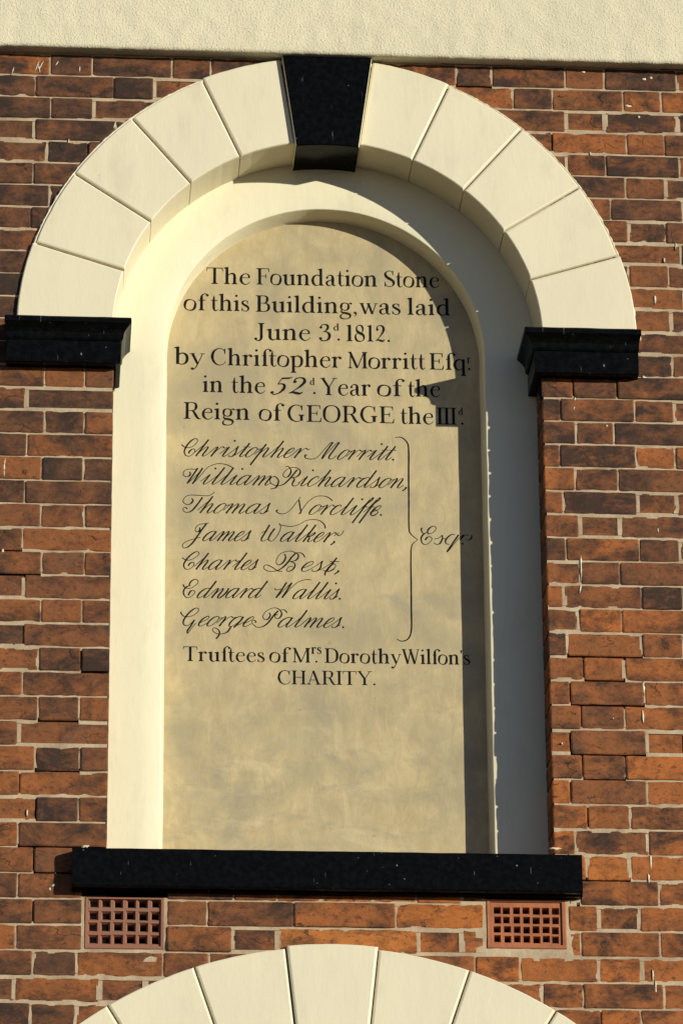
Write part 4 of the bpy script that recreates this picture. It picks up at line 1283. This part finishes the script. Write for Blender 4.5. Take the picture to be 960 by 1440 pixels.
def set_word(ink, text, x0, z0, x1, z1, cap):
    sup = text.endswith('^')
    if sup:
        text = text[:-1]
    ital = 0.28 if text == '52' else 0.0
    # the old long s inside a word
    gl = [roman('long s' if c_ == 's' and 0 < i_ < len(text) - 1 and not sup else c_) for i_, c_ in enumerate(text)]
    gap = 0.035
    total = sum(a for _, a in gl) + gap * (len(gl) - 1)
    sx = (x1 - x0) / total
    if text == '*':
        sx = cap
    if sup:
        cap = cap * (1.0 if text == 'd' else 1.5)
    bold = 1.0 if not sup else 1.15
    u = 0.0
    tot_w = total * sx
    for gq, adv in gl:
        def tr(x, y):
            X = x0 + (u + x) * sx + ital * (y - 0.5) * cap
            return X, z0 + (z1 - z0) * min(1.0, max(0.0, (u * sx) / max(tot_w, 1e-6))) + y * cap
        ws = (sx + cap) / 2 * bold
        for s_ in gq.s:
            ink.strip([(*tr(x, y), w * ws) for x, y, w in s_])
        for p_ in gq.p:
            ink.poly([tr(x, y) for x, y in p_])
        u += adv + gap
    if text == 'III':                        # the numeral's serifs join into two bars
        for yy in (.982, .018):
            ink.strip([(x0, z0 + yy * cap, .036 * cap), ((x0 + x1) / 2, z0 + yy * cap, .036 * cap), (x1, z0 + yy * cap, .036 * cap)])


# --- round hand; units: x-height = 1, upright frame (u, v), leaned over afterwards
LEAN = 0.70
END = [(.42, .02), (.55, .08), (.68, .30)]


def hand(ch):
    S, dots = [], []
    if ch == 'i':
        S = [[(0, .3), (.16, .68), (.30, 1.0)], [(.31, 1.0), (.31, .6), (.30, .22), (.38, .02), (.52, .07), (.66, .3)]]
        return S, [(.36, 1.62)], .66
    if ch == 'l':
        S = [[(0, .3), (.16, .68), (.30, 1.1)], [(.31, 1.74), (.31, .9), (.30, .22), (.38, .02), (.52, .07), (.66, .3)]]
        return S, [], .66
    if ch == 't':
        S = [[(0, .3), (.16, .68), (.30, 1.05)], [(.31, 1.42), (.31, .8), (.30, .22), (.38, .02), (.52, .07), (.66, .3)], [(.08, 1.0), (.30, 1.03), (.60, 1.02)]]
        return S, [], .62
    if ch in 'nhmr':
        top = 1.66 if ch == 'h' else 0
        if ch == 'h':
            S = [[(0, .3), (.12, .7), (.28, 1.2)], [(.32, 1.7), (.32, .9), (.32, .0)]]
            u0 = .32
        else:
            S = [[(0, .3), (.12, .72), (.22, .95), (.31, .97), (.35, .8), (.35, .4), (.35, .0)]]
            u0 = .35
        if ch == 'r':
            S.append([(u0, .12), (u0 + .08, .55), (u0 + .22, .92), (u0 + .36, 1.0), (u0 + .44, .90)])
            S.append([(u0 + .44, .92), (u0 + .55, .86), (u0 + .68, .95)])
            return S, [], u0 + .50
        if ch == 'm':
            S.append([(u0, .12), (u0 + .10, .58), (u0 + .24, .93), (u0 + .36, .97), (u0 + .41, .78), (u0 + .41, .4), (u0 + .41, .0)])
            u0 += .41
        S.append([(u0, .12), (u0 + .10, .58), (u0 + .25, .93), (u0 + .37, .97), (u0 + .43, .78), (u0 + .43, .22), (u0 + .51, .02), (u0 + .64, .07), (u0 + .78, .3)])
        return S, [], u0 + .78
    if ch in 'adgq':
        S = [[(.66, .86), (.52, 1.0), (.34, .96), (.15, .74), (.08, .40), (.15, .08), (.32, .0), (.50, .16), (.66, .55)]]
        if ch == 'a':
            S.append([(.69, 1.0), (.69, .6), (.68, .22), (.76, .02), (.89, .07), (1.02, .3)])
        elif ch == 'd':
            S.append([(.69, 1.74), (.69, .9), (.68, .22), (.76, .02), (.89, .07), (1.02, .3)])
        elif ch == 'g':
            S.append([(.69, 1.0), (.68, .5), (.64, .15), (.58, -.12)])
            S.append([(.72, .1), (.86, .28), (.98, .42)])
            return S, [], .98
        return S, [], 1.02
    if ch == 'e':
        S = [[(.04, .30), (.26, .44), (.46, .70), (.46, .93), (.33, 1.0), (.15, .78), (.09, .38), (.18, .06), (.36, .0), (.50, .12), (.62, .3)]]
        return S, [], .62
    if ch == 'c':
        S = [[(.50, .80), (.49, .95), (.36, 1.0), (.16, .80), (.08, .40), (.17, .06), (.35, .0), (.50, .12), (.64, .3)]]
        return S, [], .64
    if ch == 'o':
        S = [[(.40, 1.0), (.20, .88), (.08, .50), (.12, .12), (.28, .0), (.48, .14), (.60, .55), (.55, .90), (.40, 1.0)], [(.56, .88), (.66, .80), (.80, .88)]]
        return S, [], .68
    if ch == 's':
        S = [[(0, .3), (.16, .66), (.28, 1.08)], [(.28, 1.08), (.33, .78), (.44, .42), (.42, .10), (.26, .0), (.12, .06), (.12, .18)], [(.42, .12), (.52, .18), (.62, .32)]]
        return S, [], .62
    if ch == 'p':
        S = [[(0, .3), (.14, .7), (.28, 1.1)], [(.29, 1.35), (.29, .4), (.29, -.78)], [(.29, .12), (.40, .6), (.54, .93), (.66, .97), (.72, .78), (.72, .22), (.80, .02), (.93, .07), (1.06, .3)]]
        return S, [], 1.06
    if ch == 'k':
        S = [[(0, .3), (.14, .7), (.28, 1.1)], [(.31, 1.74), (.31, .9), (.31, .0)], [(.31, .25), (.48, .72), (.66, .98), (.74, .86), (.62, .62), (.42, .52)], [(.42, .52), (.58, .42), (.62, .15), (.72, .0), (.86, .08), (.98, .3)]]
        return S, [], .98
    if ch == 'f':
        S = [[(0, .3), (.14, .7), (.24, 1.3), (.34, 1.75), (.44, 1.78), (.44, 1.55), (.32, 1.25)], [(.30, 1.55), (.28, .6), (.28, -.80)], [(.10, .80), (.30, .84), (.52, .86)]]
        return S, [], .50
    if ch == 'w':
        S = [[(0, .3), (.12, .72), (.22, .95), (.31, .97), (.35, .8), (.35, .4), (.35, .0)],
             [(.35, .12), (.46, .58), (.60, .93), (.71, .97), (.77, .78), (.77, .22), (.86, .0), (1.0, .06), (1.12, .3)], [(1.13, 1.02), (1.19, .75), (1.15, .35), (1.02, .04), (.86, .0)]]
        return S, [], 1.32
    if ch == ',':
        return [[(.34, .06), (.32, -.06), (.22, -.26)]], [(.32, .06)], .36
    if ch == '.':
        return [], [(.30, .06)], .36
    return S, dots, .5


def pen(dx, dz, thin, thick):
    """pressure of the pen: full on the leaning downstroke, hair thin going up"""
    du = dx - LEAN * dz
    l_ = math.hypot(du, dz) or 1e-9
    return thin + (thick - thin) * max(0.0, -dz / l_) ** 1.6


def write_stroke(ink, pts, thin, thick, n=6):
    q = cr(pts, n)
    ws = []
    for i in range(len(q)):
        a, b_ = q[max(0, i - 1)], q[min(len(q) - 1, i + 1)]
        ws.append(pen(b_[0] - a[0], b_[1] - a[1], thin, thick))
    sm = [(ws[max(0, i - 1)] + ws[i] + ws[min(len(ws) - 1, i + 1)]) / 3 for i in range(len(ws))]
    ink.strip([(x, z, w) for (x, z), w in zip(q, sm)])


THIN, THICK = 0.0019, 0.0046


def set_hand(ink, text, x0, z0, x1, z1, xh):
    gl = [hand(c_) for c_ in text]
    # room the leaning frame adds at the right end
    last = text.rstrip('.,')[-1]
    tail = LEAN * (1.7 if last == 'd' else (1.0 if last in 'rs' else 0.35)) * xh if text[-1] not in '.,' else 0.0
    total = sum(g_[2] for g_ in gl)
    sx = (x1 - x0 - tail) / total
    first = 0.31 if text[0] in 'hi' else 0.08
    sx = (x1 - x0 - tail) / (total - first - (0.2 if text[-1] not in '.,' else 0.0))
    u = -first
    for ch, (S, dots, adv) in zip(text, gl):
        zz = z0 + (z1 - z0) * u / total
        for s_ in S:
            write_stroke(ink, [(x0 + (u + a) * sx + LEAN * b_ * xh, zz + b_ * xh) for a, b_ in s_], THIN, THICK)
        for a, b_ in dots:
            ink.dot(x0 + (u + a) * sx + LEAN * b_ * xh, zz + b_ * xh, 0.0031)
        u += adv


OX, OZ = 0.0, -1.6


def finish(ink):
    o = link('inscription_line', [(x - OX, y + Y_T, z - OZ) for x, y, z in ink.m.v], ink.m.f, M_INK, tab)
    return o


for line in '12345678':
    ink = Ink()
    for ln, t_, xa, za, xb, zb_, cap in ROMAN:
        if ln == line:
            set_word(ink, t_, xa, za, xb, zb_, cap)
    finish(ink)
for line in 'abcdefgh':
    ink = Ink()
    for ln, t_, xa, za, xb, zb_, xh in SCRIPT:
        if ln == line:
            set_hand(ink, t_, xa, za, xb, zb_, xh)
    for ln, strokes in FLOURISH:
        if ln == line:
            for s_ in strokes:
                write_stroke(ink, s_, 0.0019, 0.0046)
                if len(s_) == 2 and abs(s_[0][0] - s_[1][0]) < 0.004 and abs(s_[0][1] - s_[1][1]) < 0.006:
                    ink.dot(*s_[0], 0.003)
    finish(ink)
ink = Ink()
for s_ in BRACE:
    q = cr(s_, 8)
    n_ = len(q)
    ink.strip([(x, z, 0.0016 + 0.0030 * math.sin(math.pi * i / (n_ - 1)) ** 0.9) for i, (x, z) in enumerate(q)])
o = link('brace_mark', [(x - OX, y + Y_T, z - OZ) for x, y, z in ink.m.v], ink.m.f, M_INK, tab)

# ------------------------------------------------------------------ dried splashes of cream paint on the bricks
spl = MB()


def splash(x, z, w, h, y=-0.0012, lean=0.0):
    n = 16
    pts = []
    s = random.random() * 50
    for i in range(n):
        a = 2 * math.pi * i / n
        r = 1 + 0.9 * N(math.cos(a) * 2.6 + s, math.sin(a) * 2.6)
        zz = h / 2 * math.sin(a) * r
        pts.append((x + w / 2 * math.cos(a) * r + lean * zz, y - 0.0004, z + zz))
    base = [(px + (px - x) * 0.2, y + 0.006, pz + (pz - z) * 0.2) for px, _, pz in pts]
    v = [(x, y - 0.0007, z)] + pts + base
    f = [(0, 1 + (i + 1) % n, 1 + i) for i in range(n)] + [(1 + i, 1 + (i + 1) % n, 1 + n + (i + 1) % n, 1 + n + i) for i in range(n)]
    spl.add(v, f)


splash(-0.7616, 0.6275, 0.0039, 0.0340, lean=0.20)
splash(-0.7368, 0.6518, 0.0032, 0.0238, lean=0.40)
splash(-0.6318, 0.6595, 0.0026, 0.0272, lean=0.30)
splash(-0.9304, -0.4346, 0.0052, 0.0510, lean=0.00)
splash(-0.9285, -0.6968, 0.0065, 0.0170, lean=0.00)
splash(-0.8560, 0.8494, 0.0039, 0.0238, lean=-0.20)
splash(-0.8036, 0.8676, 0.0026, 0.0170, lean=0.50)
splash(-0.7358, 0.8506, 0.0039, 0.0170, lean=0.00)
splash(-0.5013, 0.6515, 0.0026, 0.0153, lean=0.20)
splash(0.7165, -0.2080, 0.0065, 0.0442, lean=0.10)
splash(0.7212, -0.7067, 0.0039, 0.0646, lean=0.00)
splash(0.7172, -0.7765, 0.0039, 0.0238, lean=0.20)
splash(0.8892, -1.0750, 0.0052, 0.0340, lean=0.00)
splash(0.8843, -1.1624, 0.0052, 0.0306, lean=0.00)
splash(0.8919, -1.5900, 0.0052, 0.0306, lean=0.00)
splash(0.8843, -1.6377, 0.0052, 0.0272, lean=0.00)
splash(0.8933, -1.9541, 0.0039, 0.0476, lean=0.00)
splash(0.8866, -1.9177, 0.0039, 0.0272, lean=0.00)
splash(1.0367, 0.3496, 0.0039, 0.0272, lean=0.20)
splash(1.0312, 0.3145, 0.0026, 0.0238, lean=0.10)
splash(0.9637, 0.1393, 0.0052, 0.0238, lean=0.00)
splash(0.9956, 0.2672, 0.0039, 0.0136, lean=0.00)
splash(0.7724, 0.8863, 0.0104, 0.0051, lean=0.00)
splash(0.9042, 0.7752, 0.0182, 0.0068, lean=-0.30)
splash(0.9352, 0.7403, 0.0078, 0.0051, lean=0.00)
splash(-0.7676, -1.6821, 0.0078, 0.0068, lean=0.80)
splash(-0.7772, -1.6924, 0.0052, 0.0068, lean=0.00)
splash(-0.7624, -1.6473, 0.0039, 0.0051, lean=0.00)
splash(-0.8442, -1.4718, 0.0039, 0.0204, lean=0.00)
splash(-0.8033, -1.5557, 0.0039, 0.0102, lean=0.00)
splash(-0.6814, -1.5682, 0.0182, 0.0068, lean=1.00)
splash(-0.6482, -1.5615, 0.0078, 0.0085, lean=0.00)
splash(-0.6970, -1.5767, 0.0104, 0.0051, lean=0.00)
splash(0.6237, -1.5547, 0.0260, 0.0051, lean=0.00)
splash(0.6640, -1.6141, 0.0039, 0.0680, lean=0.00)
splash(0.6518, -1.2448, 0.0039, 0.0051, lean=0.00)
splash(0.8083, -0.2688, 0.0052, 0.0051, lean=0.00)
splash(0.9215, -0.1128, 0.0104, 0.0085, lean=0.00)
splash(0.9162, -0.1469, 0.0130, 0.0119, lean=0.00)
splash(0.9153, 0.0121, 0.0052, 0.0170, lean=0.00)
splash(0.9011, 0.0918, 0.0052, 0.0272, lean=0.00)
splash(0.9545, 0.8677, 0.0130, 0.0068, lean=0.00)
splash(0.9762, 0.8731, 0.0078, 0.0085, lean=0.00)
splash(0.7859, 0.6126, 0.0039, 0.0102, lean=0.00)
splash(0.7992, -1.1681, 0.0026, 0.0051, lean=0.00)
splash(0.9960, -0.5362, 0.0039, 0.0051, lean=0.00)
splash(0.9466, -0.5924, 0.0026, 0.0136, lean=0.00)
splash(-0.9338, 0.8399, 0.0026, 0.0204, lean=0.30)
splash(-0.8625, 0.8564, 0.0026, 0.0272, lean=0.30)
splash(-0.8499, 0.8615, 0.0026, 0.0238, lean=0.40)
splash(0.8553, 0.2404, 0.0039, 0.0136, lean=0.00)
o = link('paint_splashes', spl.v, spl.f, M_SPLASH, wall, smooth=True)
fix_normals(o)
